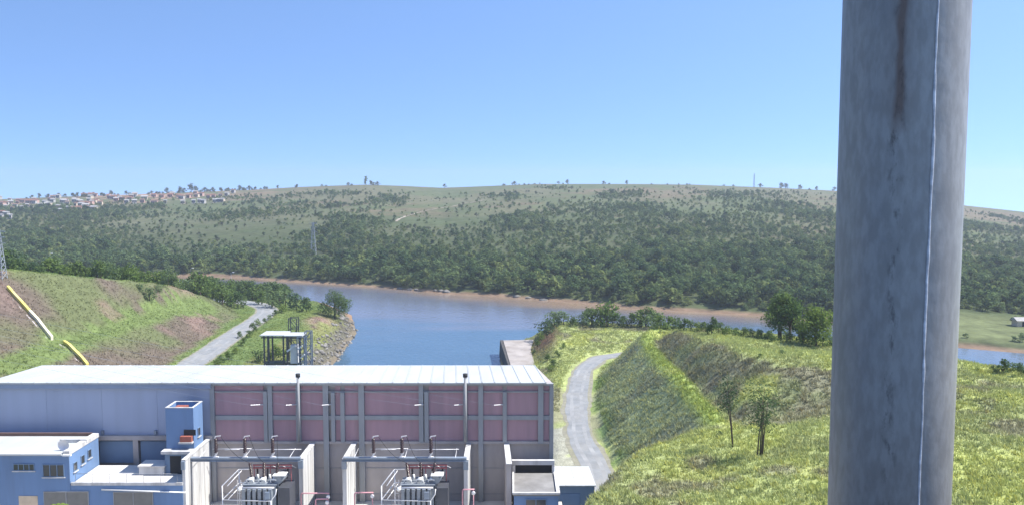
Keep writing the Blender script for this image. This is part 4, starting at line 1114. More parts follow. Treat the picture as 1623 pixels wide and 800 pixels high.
# ------------------------------------------------------------------ stepped drains down the left cut
M_LIMEY = mat('cream_lime_paint', (.66, .62, .46), .85, var=.12, scale=.6)
M_DRAIN_SHADE = mat('shadow_toned_concrete', (.10, .10, .085), .9, var=.3, scale=1)  # channel floor: the tall kerb's cast shadow is put into this dark colour
def drain(pts, label, m):
    r = empty('slope_drain', (pts[0][0], pts[0][1], near_h(pts[0][0], pts[0][1])), label, 'drain', 'painted drains on the cut slope')
    P = resample(pts, 1.6)
    for k in range(len(P) - 1):
        a, c = P[k], P[k + 1]
        za, zc = float(near_h(*a)) + .25, float(near_h(*c)) + .25
        d = np.array([c[0] - a[0], c[1] - a[1]]); L_ = np.linalg.norm(d); nn = np.array([-d[1], d[0]]) / L_
        for s_, hw in ((-.52, .10), (.34, .24)):
            o = np.array(nn) * s_; nm = 'kerb'
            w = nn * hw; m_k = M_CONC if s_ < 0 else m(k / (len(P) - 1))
            A = np.array(a) + o; C = np.array(c) + o
            bt = [(*(A - w), za - .9), (*(C - w), zc - .9), (*(C + w), zc - .9), (*(A + w), za - .9)]
            tp = [(p[0], p[1], p[2] + (.75 if s_ < 0 else 1.3)) for p in bt]
            MB().hexa(bt, tp).build(nm, m_k, r)
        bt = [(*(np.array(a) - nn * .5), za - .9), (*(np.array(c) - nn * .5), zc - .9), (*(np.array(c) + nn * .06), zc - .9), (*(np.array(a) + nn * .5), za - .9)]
        MB().hexa(bt, [(p[0], p[1], p[2] + .62) for p in bt]).build('channel_floor', M_DRAIN_SHADE, r)
p0 = on_ground(10, 459); p1 = on_ground(80, 540); p2 = on_ground(99, 546); p3 = on_ground(136, 582)
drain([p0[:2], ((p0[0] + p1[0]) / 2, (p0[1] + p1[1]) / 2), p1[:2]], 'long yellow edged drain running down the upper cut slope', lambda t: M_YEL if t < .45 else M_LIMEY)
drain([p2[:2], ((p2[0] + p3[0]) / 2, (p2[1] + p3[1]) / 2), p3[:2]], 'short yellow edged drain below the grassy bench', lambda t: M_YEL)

# ------------------------------------------------------------------ rocks: riprap on the tailrace shore
def rock_mesh(seed, n=1):
    r_ = np.random.default_rng(seed)
    V = []; t = (1 + 5 ** .5) / 2
    for a in (-1, 1):
        for c in (-t, t): V += [(0, a, c), (a, c, 0), (c, 0, a)]
    V = np.array(V, float); V /= np.linalg.norm(V[0])
    F = []
    import itertools
    dm_ = min(np.linalg.norm(V[i] - V[j]) for i, j in itertools.combinations(range(12), 2)) * 1.05
    for i, j, k in itertools.combinations(range(12), 3):
        if max(np.linalg.norm(V[i] - V[j]), np.linalg.norm(V[j] - V[k]), np.linalg.norm(V[i] - V[k])) < dm_:
            nrm = np.cross(V[j] - V[i], V[k] - V[i])
            F.append((i, j, k) if nrm @ V[i] > 0 else (i, k, j))
    V = V * r_.uniform(.65, 1.15, (12, 1)) * np.array([1, .85, .7])
    return V, np.array(F)
M_ROCK = mat('riprap_stone', (.19, .18, .165), .9, var=.6, scale=.6, bump=.4, bscale=5)
rock_me = []
for k in range(6):
    V, F_ = rock_mesh(k)
    rock_me.append(np_mesh('boulder', V, F_, M_ROCK))
cnt = 0
for tries in range(2000):
    if cnt >= 230: break
    y = rng.uniform(168, 262)
    xs_ = np.interp(y, [104, 203, 240, 273], [-41, -41, -43.0, -50])
    x = xs_ + rng.uniform(-4.8, .6)
    if y > 215 and rng.uniform() < .55: continue
    z = float(near_h(x, y))
    if z > 4.2 + rng.uniform(-.6, .9): continue
    o = bpy.data.objects.new('boulder', rock_me[cnt % 6]); COL.objects.link(o)
    s_ = rng.uniform(.28, .8)
    o.location = (x, y, z + .15 * s_); o.scale = (s_, s_, s_); o.rotation_euler = (0, 0, rng.uniform(0, 6.28))
    tag(o, 'grey boulder in the riprap lining the left tailrace shore', 'boulder', 'riprap boulders on the left tailrace shore')
    cnt += 1
for px, py, s_ in ((700, 462, .9), (708, 463, 1.3), (690, 461, .7), (634, 458, .8), (650, 459, 1.1), (660, 461, .8), (820, 472, 1.0), (838, 474, .8), (862, 476, 1.1)):
    x, y, z = on_ground(px, py, 200)
    o = bpy.data.objects.new('boulder', rock_me[int(px) % 6]); COL.objects.link(o)
    o.location = (x, y, z + .1); o.scale = (s_ * 1.6, s_ * 1.3, s_)
    tag(o, 'pale rock on the muddy far shore below the forest', 'boulder', 'rocks on the muddy far shore')

# ------------------------------------------------------------------ overhead conductors from the hall wall to a pylon
def pylon(x, y, z, h, w, label, m=M_STEEL):
    r = empty('pylon', (x, y, z), label, 'pylon')
    tw_ = w * .22
    def cor(t, sx_, sy_): 
        q = (w * (1 - t) + tw_ * t) / 2
        return (x + sx_ * q, y + sy_ * q, z + h * t)
    for sx_ in (-1, 1):
        for sy_ in (-1, 1):
            MB().bar((x + sx_ * w / 2, y + sy_ * w / 2, z - .5), cor(1, sx_, sy_), max(.1, h * .009)).build('leg', m, r)
    q = MB(); ns_ = 8
    for k in range(ns_):
        t0, t1 = 1 - (1 - k / ns_) ** .9, 1 - (1 - (k + 1) / ns_) ** .9
        for f in ((-1, -1, 1, -1), (1, -1, 1, 1), (1, 1, -1, 1), (-1, 1, -1, -1)):
            q.bar(cor(t0, f[0], f[1]), cor(t1, f[2], f[3]), max(.06, h * .005)); q.bar(cor(t0, f[2], f[3]), cor(t1, f[0], f[1]), max(.06, h * .005))
    q.build('bracing', m, r)
    for t in (.72, .84, .96):
        zz = z + h * t; a = w * .75
        MB().bar((x - a, y, zz), (x + a, y, zz), max(.1, h * .008)).bar((x - a, y, zz), (x, y, zz + h * .035), max(.06, h * .005)).bar((x + a, y, zz), (x, y, zz + h * .035), max(.06, h * .005)).build('crossarm', m, r)
    return r
PYX, PYY = -112.0, 78.0
pz = ground_h(PYX, PYY)
pylon(PYX, PYY, pz, 18, 4.4, 'steel lattice pylon on the left hill taking the conductors from the hall')
for k, (px, px0) in enumerate(((417, 397), (470, 453), (524, 510), (671, 657), (733, 720), (797, 783))):
    x1 = W(px, 89.7, 641); z1 = Zp(641, 89.7); x0 = W(px0, 88.6, 641); z0 = Zp(641.5, 88.6)
    where = ('pink wall, first from the cladding', 'pink wall at the first vent pipe', 'pink wall just past the first vent pipe', 'pink wall between the vent pipes, nearer the second', 'pink wall at the second vent pipe', 'pink wall beyond the second vent pipe')[k]
    c = empty('conductor', (x1, 89.7, z1), 'thin pale overhead conductor anchored to the ' + where, 'cable', 'overhead conductors from the hall')
    q = MB(); A = Vector((x0, 88.6, z0)); B = Vector((x1, 89.85, z1))
    lathe(q, A, B - A, shed_profile((B - A).length, .03, .065, 8), 8); q.build('insulator_string', M_ALU, c)
    E_ = Vector((PYX + (1 if k < 3 else -1) * 2.2 * .9, PYY, pz + 18 * (.72, .84, .96)[k % 3]))
    pts = []
    for i in range(33):
        t = i / 32; p = A.lerp(E_, t); p.z -= 4 * 2.6 * t * (1 - t) * .5; pts.append(p)
    MB().tube(pts, .007, 5).build('wire', M_STEEL, c)

# far masts
x, y, z = on_ground(497, 404, 300, far=True)
pylon(x, y, z - .5, (405 - 352) / 1400 * y, 2.6, 'thin lattice pylon standing in the forest across the river', mat('hazy_steel', (.30, .33, .36), .6))
x, y, z = on_ground(3, 441, 100)
pylon(x - .3, y, z - .3, (441 - 364) / 1400 * y, 1.7, 'lattice pylon at the top edge of the left cut slope', MATS['hazy_steel'])
x, y = ray(1195, 296)[0] / ray(1195, 296)[1] * 995, 995
pylon(x, y, float(far_h(x, y)), 15, 1.6, 'slender lattice mast on the bare hill crest', MATS['hazy_steel'])
for px, pb, pt, lab in ((80, 432, 402, 'slim lamp post among bushes near the pylon on the left hill'), (303, 449, 425, 'slim lamp post before the forest at the middle of the left hilltop'), (367, 462, 432, 'slim lamp post where the left hill drops to the road')):
    x, y, z = on_ground(px, pb, 100)
    h = (pb - pt) / 1400 * y
    r = empty('lamp_post', (x, y, z), lab, 'lamp post', 'lamp posts on the left hill')
    MB().tube([(x, y, z - .3), (x, y, z + h)], .06, 6).build('post', M_PIL, r)
    MB().bar((x, y, z + h), (x + .9, y, z + h + .1), .08).build('arm', M_PIL, r)
    MB().box(x + .5, x + 1.2, y - .25, y + .25, z + h + .04, z + h + .24).build('lamp_head', M_WHITE, r)
# ------------------------------------------------------------------ plants
M_LEAF_D = leaf_mat('forest_leaves', (0.048, 0.09, 0.042), (0.155, 0.215, 0.088), .38, .03)
M_LEAF_O = leaf_mat('savanna_leaves', (0.075, 0.095, 0.055), (0.125, 0.14, 0.07), .35, .03)
M_LEAF_N = leaf_mat('bank_leaves', (0.060, 0.105, 0.035), (0.13, 0.19, 0.055), .35, .25)
M_LEAF_B = leaf_mat('fresh_leaves', (0.095, 0.16, 0.04), (0.17, 0.23, 0.055), .38, .4)
M_LEAF_D2 = leaf_mat('forest_leaves_olive', (0.075, 0.11, 0.042), (0.19, 0.235, 0.082), .38, .03)
M_LEAF_D3 = leaf_mat('forest_leaves_deep', (0.036, 0.07, 0.036), (0.10, 0.155, 0.06), .38, .03)
M_BARK = mat('grey_brown_bark', (.085, .068, .052), .95, var=.3, scale=3)

def crown_arrays(seed, h, r, base, nblob, nleaf, leaf, gap=.5, flat=.75, core=True):
    """leaf faces scattered through uneven clumps; returns quads around (0,0)"""
    g = np.random.default_rng(seed)
    cs = []
    for k in range(nblob):
        t = (k + g.uniform(0, 1)) / nblob
        a = g.uniform(0, 2 * math.pi)
        prof = math.sin(math.pi * min(1, .18 + .8 * t)) ** .7
        rad = r * prof * g.uniform(.25, .85)
        cs.append((rad * math.cos(a), rad * math.sin(a), base + (h - base) * (.12 + .76 * t), r * g.uniform(.26, .5)))
    cs.append((0, 0, base + (h - base) * .55, r * .5))
    P = []; N = []
    w = np.array([c[3] ** 2 for c in cs]); w /= w.sum()
    for c, q in zip(cs, w):
        m = max(6, int(nleaf * q))
        d = g.normal(size=(m, 3)); d /= np.linalg.norm(d, axis=1)[:, None]
        rr = c[3] * g.uniform(gap, 1.08, (m, 1)) 
        p = d * rr * np.array([1, 1, flat]) + np.array(c[:3])
        P.append(p); N.append(d * .9 + g.normal(size=(m, 3)) * .55 + np.array([0, 0, .25]))
    P = np.concatenate(P); N = np.concatenate(N); N /= np.linalg.norm(N, axis=1)[:, None]
    P[:, 2] = np.maximum(P[:, 2], .02)
    ref = np.where(np.abs(N[:, 2:3]) < .9, np.array([[0, 0, 1.0]]), np.array([[1.0, 0, 0]]))
    A = np.cross(N, ref); A /= np.linalg.norm(A, axis=1)[:, None]; B = np.cross(N, A)
    th = g.uniform(0, 6.28, (len(P), 1)); A, B = A * np.cos(th) + B * np.sin(th), -A * np.sin(th) + B * np.cos(th)
    s = leaf * g.uniform(.6, 1.3, (len(P), 1))
    V = np.stack([P - A * s * .5, P + B * s * .32 , P + A * s * .5, P - B * s * .32], 1).reshape(-1, 3)
    F = np.arange(len(V)).reshape(-1, 4)
    return V, F, cs
def crown_mesh(name, m, *a, **k):
    V, F, cs = crown_arrays(*a, **k)
    return np_mesh(name, V, F, m), cs
def trunk_mesh(h, r, cs, seed, m=M_BARK, nl=4):
    g = random.Random(seed); q = MB()
    lean = (g.uniform(-.06, .06) * h, g.uniform(-.06, .06) * h)
    q.tube([(0, 0, -.25), (lean[0] * .3, lean[1] * .3, h * .3), (lean[0] * .7, lean[1] * .7, h * .55), (lean[0], lean[1], h * .85)], [r * 1.25, r, r * .8, r * .3], 7)
    for c in sorted(cs, key=lambda c: -c[3])[:nl]:
        t = g.uniform(.35, .6)
        q.tube([(lean[0] * t, lean[1] * t, h * t), (c[0] * .55, c[1] * .55, h * t * .4 + c[2] * .6), (c[0], c[1], c[2])], [r * .55, r * .4, r * .15], 5)
    me = bpy.data.meshes.new('trunk'); me.from_pydata(q.v, [], q.f); me.polygons.foreach_set('use_smooth', q.sm); me.materials.append(m); me.update()
    return me
def place(root_name, x, y, z, crown_me, trunk_me, s, rz, label, cat, group=None, sz=1.0):
    r = empty(root_name, (x, y, z), label, cat, group, rz)
    r.scale = (s, s, s * sz)
    if trunk_me:
        t = bpy.data.objects.new('trunk', trunk_me); COL.objects.link(t); t.parent = r
    c = bpy.data.objects.new('crown', crown_me); COL.objects.link(c); c.parent = r
    return r
def one_mesh_tree(name, crown_me, trunk_me):
    """crown and trunk joined, for trees a few pixels high"""
    V = np.empty(len(crown_me.vertices) * 3, np.float32); crown_me.vertices.foreach_get('co', V)
    nv = len(V) // 3
    me = bpy.data.meshes.new(name)
    tv = [tuple(v.co) for v in trunk_me.vertices]; tf_ = [tuple(nv + i for i in p.vertices) for p in trunk_me.polygons]
    cf = [tuple(p.vertices) for p in crown_me.polygons]
    me.from_pydata([tuple(v) for v in V.reshape(-1, 3)] + tv, [], cf + tf_)
    me.materials.append(crown_me.materials[0]); me.materials.append(M_BARK)
    mi = np.zeros(len(cf) + len(tf_), np.int32); mi[len(cf):] = 1
    me.polygons.foreach_set('material_index', mi); me.update()
    return me

# ---- grown trees and shrubs near the plant
x, y, z = on_ground(1236, 538, 60)
cm, cs = crown_mesh('crown', M_LEAF_N, 11, 6.9, 3.5, 1.7, 20, 3200, .34, .35)
place('broadleaf_tree', x, y, z, cm, trunk_mesh(6.4, .26, cs, 3, nl=7), 1.08, .4, 'tall dark tree with forked trunk on the plateau edge before the river', 'tree')
x2, y2, z2 = on_ground(1257, 541, 60)
cm, cs = crown_mesh('crown', M_LEAF_N, 13, 4.6, 2.6, .6, 13, 2000, .32, .4)
place('broadleaf_tree', x2, y2 + 1.5, ground_h(x2, y2 + 1.5), cm, trunk_mesh(4.2, .17, cs, 5, nl=5), 1.35, 1.0, 'middle sized tree leaning against the tall forked tree on the plateau', 'tree')
x2, y2, z2 = on_ground(1293, 549, 60)
cm, cs = crown_mesh('crown', M_LEAF_B, 17, 4.8, 3.0, .3, 16, 2300, .32, .45)
place('broadleaf_tree', x2, y2, z2, cm, trunk_mesh(4.4, .15, cs, 6, nl=5), 1.3, 2.0, 'fresh green rounded tree beside the steel pole on the plateau', 'tree')
# two thin savanna trees on the bench
def thin_tree(px, pb, pt, wpx, seed, label, lean, nst):
    x, y, z = on_ground(px, pb, 50)
    h = (pb - pt) / 1400 * y; g = random.Random(seed)
    r = empty('thin_tree', (x, y, z), label, 'tree')
    q = MB(); tips = []
    for k in range(nst):
        bx_ = g.uniform(-.5, .5) * (nst > 2); hh = h * g.uniform(.72, .95) if k else h * .95
        tx = bx_ + lean * h + g.uniform(-.35, .35) * (k > 0)
        pts = [(bx_, 0, -.3), (bx_ * .8 + tx * .2 + g.uniform(-.08, .08), .05, hh * .35), (tx * .7 + bx_ * .3, g.uniform(-.1, .1), hh * .7), (tx, g.uniform(-.2, .2), hh)]
        q.tube(pts, [.075, .06, .04, .018], 7)
        tips.append((pts[3], hh)); tips.append((pts[2], hh))
        for j in range(3):
            t = g.uniform(.5, .9); b0_ = (bx_ + (tx - bx_) * t, 0, hh * t)
            e = (b0_[0] + g.uniform(-.9, .9), g.uniform(-.7, .7), b0_[2] + g.uniform(.2, .8))
            q.tube([b0_, e], [.04, .015], 5); tips.append((e, hh))
    q.build('trunk', M_BARK, r, world=False)
    w = wpx / 1400 * y
    gg = np.random.default_rng(seed); Vs = []
    P = []
    for (tp, hh) in tips:
        m = 62
        d = gg.normal(size=(m, 3)) * np.array([w * .14, w * .14, h * .065])
        P.append(np.array(tp) + d)
    P = np.concatenate(P); N = gg.normal(size=P.shape) + np.array([.3, 0, .6]); N /= np.linalg.norm(N, axis=1)[:, None]
    A = np.cross(N, np.array([.3, .5, .8])); A /= np.linalg.norm(A, axis=1)[:, None]; B = np.cross(N, A); s = .2 * gg.uniform(.6, 1.3, (len(P), 1))
    V = np.stack([P - A * s * .5, P + B * s * .3, P + A * s * .5, P - B * s * .3], 1).reshape(-1, 3)
    o = link_mesh('crown', np_mesh('crown', V, np.arange(len(V)).reshape(-1, 4), M_LEAF_D3), r, False)
thin_tree(1162, 709, 592, 55, 2, 'slender thin leaved tree with a bare double stem on the grassy bench', -.10, 2)
thin_tree(1205, 722, 604, 74, 5, 'short bushy tree with several stems on the grassy bench', .02, 4)
# the round tree on the left shore and bushes round the road end
x, y, z = on_ground(531, 505, 100)
cm, cs = crown_mesh('crown', M_LEAF_N, 21, 7.2, 5.0, .3, 22, 3200, .4, .5)
place('shore_tree', x, y, z, cm, trunk_mesh(6, .25, cs, 8), 1.0, 0, 'big round dark tree at the tip of the left river shore', 'tree')

bush_me = []
for k in range(4):
    bush_me.append(crown_mesh('crown', (M_LEAF_N, M_LEAF_B, M_LEAF_D, M_LEAF_N)[k], 40 + k, 2.2, 1.35, .0, 9, 420, .26, .45)[0])
stem = MB().tube([(0, 0, -.3), (.05, 0, .9), (.0, .1, 1.5)], [.07, .05, .02], 6)
stem_me = bpy.data.meshes.new('trunk'); stem_me.from_pydata(stem.v, [], stem.f); stem_me.materials.append(M_BARK); stem_me.update()
def bush(px, pb, hpx, k, label, group=None, name='shrub', sz=1.0, y0=60):
    x, y, z = on_ground(px, pb, y0)
    s = hpx / 1400 * y / 2.2
    return place(name, x, y, z - .05, bush_me[k], stem_me, s / sz, rng.uniform(0, 6.28), label, 'shrub' if name == 'shrub' else 'tree', group, sz)
for px, pb, h, k in ((432, 487, 30, 2), (415, 482, 26, 3), (452, 486, 33, 2), (470, 491, 30, 2), (486, 494, 26, 0), (400, 476, 24, 0), (446, 496, 16, 1)):
    bush(px, pb, h, k, 'dense dark bush between the road end and the left river shore', 'bushes at the left road end')
for px, pb, h, k in ((352, 574, 14, 0), (362, 570, 16, 0), (374, 560, 12, 1), (385, 548, 15, 0), (396, 535, 14, 3), (402, 525, 16, 0), (409, 516, 12, 1), (420, 512, 10, 0), (345, 578, 13, 3), (380, 535, 12, 0), (428, 506, 9, 1), (436, 500, 11, 0)):
    bush(px, pb, h, k, 'small bush growing along the shoulder of the left road', 'bushes along the left road shoulder')
bush(410, 574, 22, 2, 'very dark bush at the foot of the white roofed shelter')
bush(434, 574, 30, 0, 'grey green bush in front of the white roofed shelter')
bush(452, 575, 26, 3, 'low bush between shelter posts and the ladder frame')
for px, pb, h, lab in ((237, 478, 24, 'larger dark shrub alone on the bare left cut slope'), (222, 462, 12, 'small dark shrub left of the larger one on the cut slope'), (251, 463, 14, 'small dark shrub right of the larger one on the cut slope')):
    bush(px, pb, h, 2, lab, y0=100)
# row along the peninsula shore
row = [(878, 520, 20, 2), (866, 534, 22, 2), (893, 517, 18, 2), (908, 520, 13, 0), (924, 519, 18, 2), (938, 518, 24, 3), (952, 518, 26, 1), (962, 520, 30, 1), (975, 520, 18, 2), (987, 520, 15, 3), (1000, 520, 18, 0), (1013, 521, 24, 3), (1024, 521, 26, 0), (1036, 523, 22, 2), (1047, 523, 19, 3),
       (1058, 524, 17, 0), (1070, 525, 18, 2), (1083, 526, 16, 0), (1095, 527, 15, 3), (1108, 528, 12, 1), (1118, 529, 14, 0), (1128, 531, 33, 0), (1139, 531, 16, 3), (1152, 533, 12, 1), (1165, 535, 12, 3), (1178, 537, 14, 0), (1192, 538, 13, 2), (1205, 540, 14, 3), (1216, 541, 12, 0), (858, 542, 12, 1), (852, 552, 10, 0)]
for px, pb, h, k in row:
    if h == 33: bush(px, pb, h, k, 'taller airy shrub standing out of the peninsula shore row', sz=1.5)
    else: bush(px, pb - 2, h * 1.4, k, 'green shrub in the row along the peninsula shore', 'shrubs along the peninsula shore', sz=.9 + .3 * rng.uniform())
for px, pb, h, k in ((1590, 592, 26, 0), (1606, 590, 18, 3), (1575, 590, 12, 0), (1548, 588, 9, 1), (1618, 596, 24, 0)):
    bush(px, pb, h, k, 'loose shrub on the plateau edge right of the pole by the water', 'shrubs on the plateau edge')
for px, pb, h, k in ((1222, 541, 20, 0), (1246, 543, 22, 3), (1272, 545, 26, 0), (1304, 550, 24, 3), (1316, 548, 20, 1)):
    bush(px, pb, h, k, 'leafy undergrowth bush at the foot of the plateau trees', 'undergrowth below the plateau trees')
for px, pb, h, k in ((1141, 690, 10, 2), (1240, 562, 10, 2), (1290, 556, 9, 2), (1205, 566, 8, 3)):
    bush(px, pb, h, k, 'small dark shrub among the tall grass of the right bench', 'small shrubs in the tall grass')
for px, pb, h, k in ((868, 572, 14, 0), (878, 582, 16, 3), (884, 566, 12, 0), (872, 590, 14, 1), (893, 552, 10, 3), (846, 562, 9, 0), (802, 551, 8, 2)):
    bush(px, pb, h, k, 'scrubby bush on the eroded bank between slab and right road', 'bushes on the eroded bank')
# hilltop trees behind the left cut
for k in range(110):
    px = (k + rng.uniform(0, 1)) * 425 / 110
    y = float(np.interp(px, [0, 100, 250, 330, 400, 430], [166, 182, 206, 232, 247, 254])) + rng.uniform(2, 34)
    x = ray(px, 430)[0] / ray(px, 430)[1] * y; z = ground_h(x, y)
    if z < 1.2 or dist_poly(np.array([x]), np.array([y]), ROAD_L)[0] < 5: continue
    h = rng.uniform(2.6, 5.2) * float(np.interp(px, [200, 260, 400], [1, 1.35, 1.35]))
    place('hilltop_tree', x, y, z - .1, bush_me[int(rng.integers(0, 4))], stem_me, h / 2.2 / 1.1, rng.uniform(0, 6.28), 'bushy green tree in the belt on top of the left hill', 'tree', 'trees on top of the left hill', 1.1)
for k in range(60):
    t = rng.uniform(0, 1); x = -74 - 60 * t + rng.uniform(-3, 3); y = float(np.interp(x, [-134, -92, -70], [318, 303, 284])) - rng.uniform(0, 14)
    z = ground_h(x, y)
    if z < .8 or dist_poly(np.array([x]), np.array([y]), ROAD_L)[0] < 5: continue
    h = rng.uniform(4.0, 6.5)
    place('shore_tree', x, y, z - .1, bush_me[(0, 2, 3)[k % 3]], stem_me, h / 2.2 / 1.15, rng.uniform(0, 6.28), 'leafy tree in the belt hiding the river behind the left road end', 'tree', 'trees on the left river shore', 1.15)
# palm tuft before the office
px_, pz_ = W(88, 76, 796), Zp(794, 76)
pm = empty('palm', (px_, 76, 6.1), 'yellow green palm top before the office window', 'palm')
MB().tube([(px_, 76, 5.9), (px_ + .1, 76, pz_ - .6)], [.16, .1], 8).build('trunk', M_BARK, pm)
for k in range(11):
    a = 2 * math.pi * k / 11 + .2; q = []
    P = [Vector((px_ + .1 + math.cos(a) * t * 1.25, 76 + math.sin(a) * t * 1.25, pz_ - .6 + .75 * t - 1.05 * t * t * t)) for t in np.linspace(0, 1, 7)]
    nn = Vector((-math.sin(a), math.cos(a), 0))
    vs = []; fs = []
    for i, p in enumerate(P):
        w = .17 * math.sin(math.pi * (.12 + .86 * i / 6))
        vs += [p - nn * w - Vector((0, 0, w * .5)), p, p + nn * w - Vector((0, 0, w * .5))]
    for i in range(6):
        for j in range(2): fs.append((i * 3 + j, i * 3 + j + 1, i * 3 + j + 4, i * 3 + j + 3))
    MB().add(vs, fs, True).build('frond', M_LEAF_B, pm)

# ------------------------------------------------------------------ savanna trees on the far hill, forest below them
far_crowns = []; far_one = []
for k in range(5):
    h, r_ = ((4.6, 2.3), (3.8, 2.2), (5.4, 2.1), (3.2, 1.8), (4.2, 2.6))[k]
    V, F_, cs = crown_arrays(70 + k, h, r_, h * .22, 9, 230, .62, .5)
    tm = trunk_mesh(h * .8, .13, cs, 70 + k, nl=3)
    far_crowns.append(np_mesh('crown', V, F_, (M_LEAF_D, M_LEAF_D2, M_LEAF_D3, M_LEAF_D2, M_LEAF_D)[k]))
    far_one.append(one_mesh_tree('savanna_tree', np_mesh('crown', V, F_, M_LEAF_O), tm))
def forest_density(x, y):
    """0..1: closed wood by the river, thinning uphill with tongues and clearings"""
    z = far_h(x, y); px, py = px_of(x, y, z)
    edge = np.interp(px, [-200, 0, 100, 200, 300, 400, 480, 560, 640, 720, 800, 900, 940, 1000, 1100, 1200, 1280, 1330, 1430, 1530, 1623, 1800],
                         [352, 350, 356, 372, 388, 398, 384, 372, 366, 358, 362, 350, 340, 338, 330, 335, 345, 342, 350, 374, 384, 400])
    nz = (fbm(x / 45, y / 60, 101) - .5) * 60 + (fbm(x / 14, y / 20, 121) - .5) * 26
    d = np.maximum(sstep(-14, 22, py - (edge + np.interp(px, [0, 500, 900, 1623], [22, 26, 42, 36])) + nz), .42 * sstep(-28, 14, py - edge + nz))
    crest_py = np.interp(px, [p for p, q in CREST], [q for p, q in CREST])
    up = sstep(5, 16, py - crest_py) * np.clip(sstep(.54, .66, fbm(x / 50, y / 90, 131)) * .55 + .055, 0, 1)
    for cx_, cy_, wx, wy, a in ((1000, 332, 60, 9, .8), (940, 327, 20, 6, .5), (1170, 312, 80, 8, .5), (100, 338, 190, 9, .75), (350, 340, 80, 9, .5), (470, 325, 100, 6, .4), (880, 297, 26, 3, .6), (1040, 345, 90, 10, .6)):
        up = np.maximum(up, a * np.exp(-((px - cx_) / wx) ** 2 - ((py - cy_) / wy) ** 2))
    d = np.maximum(d, up) * sstep(3, 7, py - crest_py)
    d = d * (1 - .85 * np.exp(-((px - 690) / 90) ** 2 - ((py - 345) / 14) ** 2))
    # mud beach, river flat and red earth stay open
    s = far_s(x, y); u = x / y
    d = np.where(s < .0035, 0, d)
    d = np.where((u > .44) & (s < .062), d * .03, d)
    return d
N_ = 130000
uu = rng.uniform(-.66, .66, N_)
ybb = np.interp(uu, bank_u, bank_Y)
yy = np.sqrt(rng.uniform(0, 1, N_) * (995.0 ** 2 - ybb ** 2) + ybb ** 2)
xx = uu * yy
den = forest_density(xx, yy)
keep = rng.uniform(0, 1, N_) < den * np.interp(yy, [215, 450, 700, 1000], [1, .95, .6, .42])
xx, yy, den = xx[keep], yy[keep], den[keep]
# blue-noise thinning on a 2.6 m grid
cell = {}
sel = []
for i in np.argsort(rng.uniform(0, 1, len(xx))):
    c = (int(xx[i] // 2.35), int(yy[i] // 2.35))
    if c in cell: continue
    cell[c] = 1; sel.append(i)
xx, yy, den = xx[sel], yy[sel], den[sel]
zz = far_h(xx, yy)
loc_den = forest_density(xx, yy)
lone = loc_den < .30
# lone trees: individuals (the ones that show largest), the rest of the wood is one mass
ii = np.where(lone)[0]
ii = ii[np.argsort(yy[ii] / 1.0)]
shown = ii[:: max(1, len(ii) // 250)][:250]
is_ind = np.zeros(len(xx), bool); is_ind[shown] = True
for k, i in enumerate(shown):
    o = bpy.data.objects.new('savanna_tree', far_one[int(rng.integers(0, 5))]); COL.objects.link(o)
    s = float(rng.uniform(.4, .75))
    o.location = (xx[i], yy[i], zz[i] - .1); o.scale = (s * 1.1, s * 1.1, s * .95); o.rotation_euler = (0, 0, float(rng.uniform(0, 6.28)))
    tag(o, 'small lone savanna tree scattered on the grassy far hillside', 'tree', 'lone trees on the far hillside')
# crest trees against the sky
CR = [(62, 8, 0), (50, 6, 1), (75, 7, 3), (92, 8, 0), (102, 6, 1), (115, 7, 3), (122, 8, 0), (132, 7, 1), (148, 7, 0), (160, 6, 3), (176, 9, 0), (200, 9, 2), (240, 6, 1), (264, 10, 0), (285, 12, 2), (292, 9, 2), (303, 17, 2), (310, 11, 0), (324, 8, 1), (337, 8, 0), (350, 7, 3), (362, 6, 1), (380, 9, 0), (395, 8, 1), (404, 6, 3), (425, 5, 1), (440, 6, 0), (470, 6, 3), (552, 6, 1),
      (589, 8, 3), (598, 7, 1), (705, 8, 2), (722, 5, 1), (740, 5, 3), (815, 7, 1), (771, 5, 3), (885, 6, 2), (899, 8, 0), (957, 6, 1), (993, 7, 0), (1014, 5, 1), (1086, 4, 3), (1138, 5, 0), (1205, 7, 1), (1238, 10, 0), (1245, 9, 4), (1268, 8, 1), (1282, 5, 3), (1294, 7, 0), (1312, 5, 1), (1323, 8, 2), (1600, 5, 1)]
for px, hp, k in CR:
    if hp < 6 and px > 400: continue
    y = rng.uniform(975, 996); x = ray(px, 300)[0] / ray(px, 300)[1] * y
    z = float(far_h(x, y)); h = hp * 1.05 / 1400 * y
    o = bpy.data.objects.new('crest_tree', far_one[k]); COL.objects.link(o)
    s = h / (4.6, 3.8, 5.4, 3.2, 4.2)[k]
    o.location = (x, y, z - .7 * s); o.scale = (s * 1.15, s * 1.15, s); o.rotation_euler = (0, 0, float(rng.uniform(0, 6.28)))
    tag(o, 'small dark tree on the skyline of the far hill', 'tree', 'trees on the hill skyline')
for k in range(80):
    px = rng.uniform(30, 430) if k < 56 else rng.uniform(430, 1330); hp = rng.uniform(3.0, 5.5) if k < 56 else rng.uniform(2, 3.6)
    y = rng.uniform(960, 994); x = ray(px, 300)[0] / ray(px, 300)[1] * y; kk = int(rng.integers(0, 5))
    o = bpy.data.objects.new('crest_shrub', far_one[kk]); COL.objects.link(o)
    s = hp / 1400 * y / (3.6, 3.0, 4.3, 2.5, 3.3)[kk]
    o.location = (x, y, float(far_h(x, y)) - 1.25 * s); o.scale = (s * 1.3, s * 1.3, s); o.rotation_euler = (0, 0, float(rng.uniform(0, 6.28)))
    tag(o, 'low dark shrub on the skyline of the far hill', 'shrub', 'low shrubs on the hill skyline')
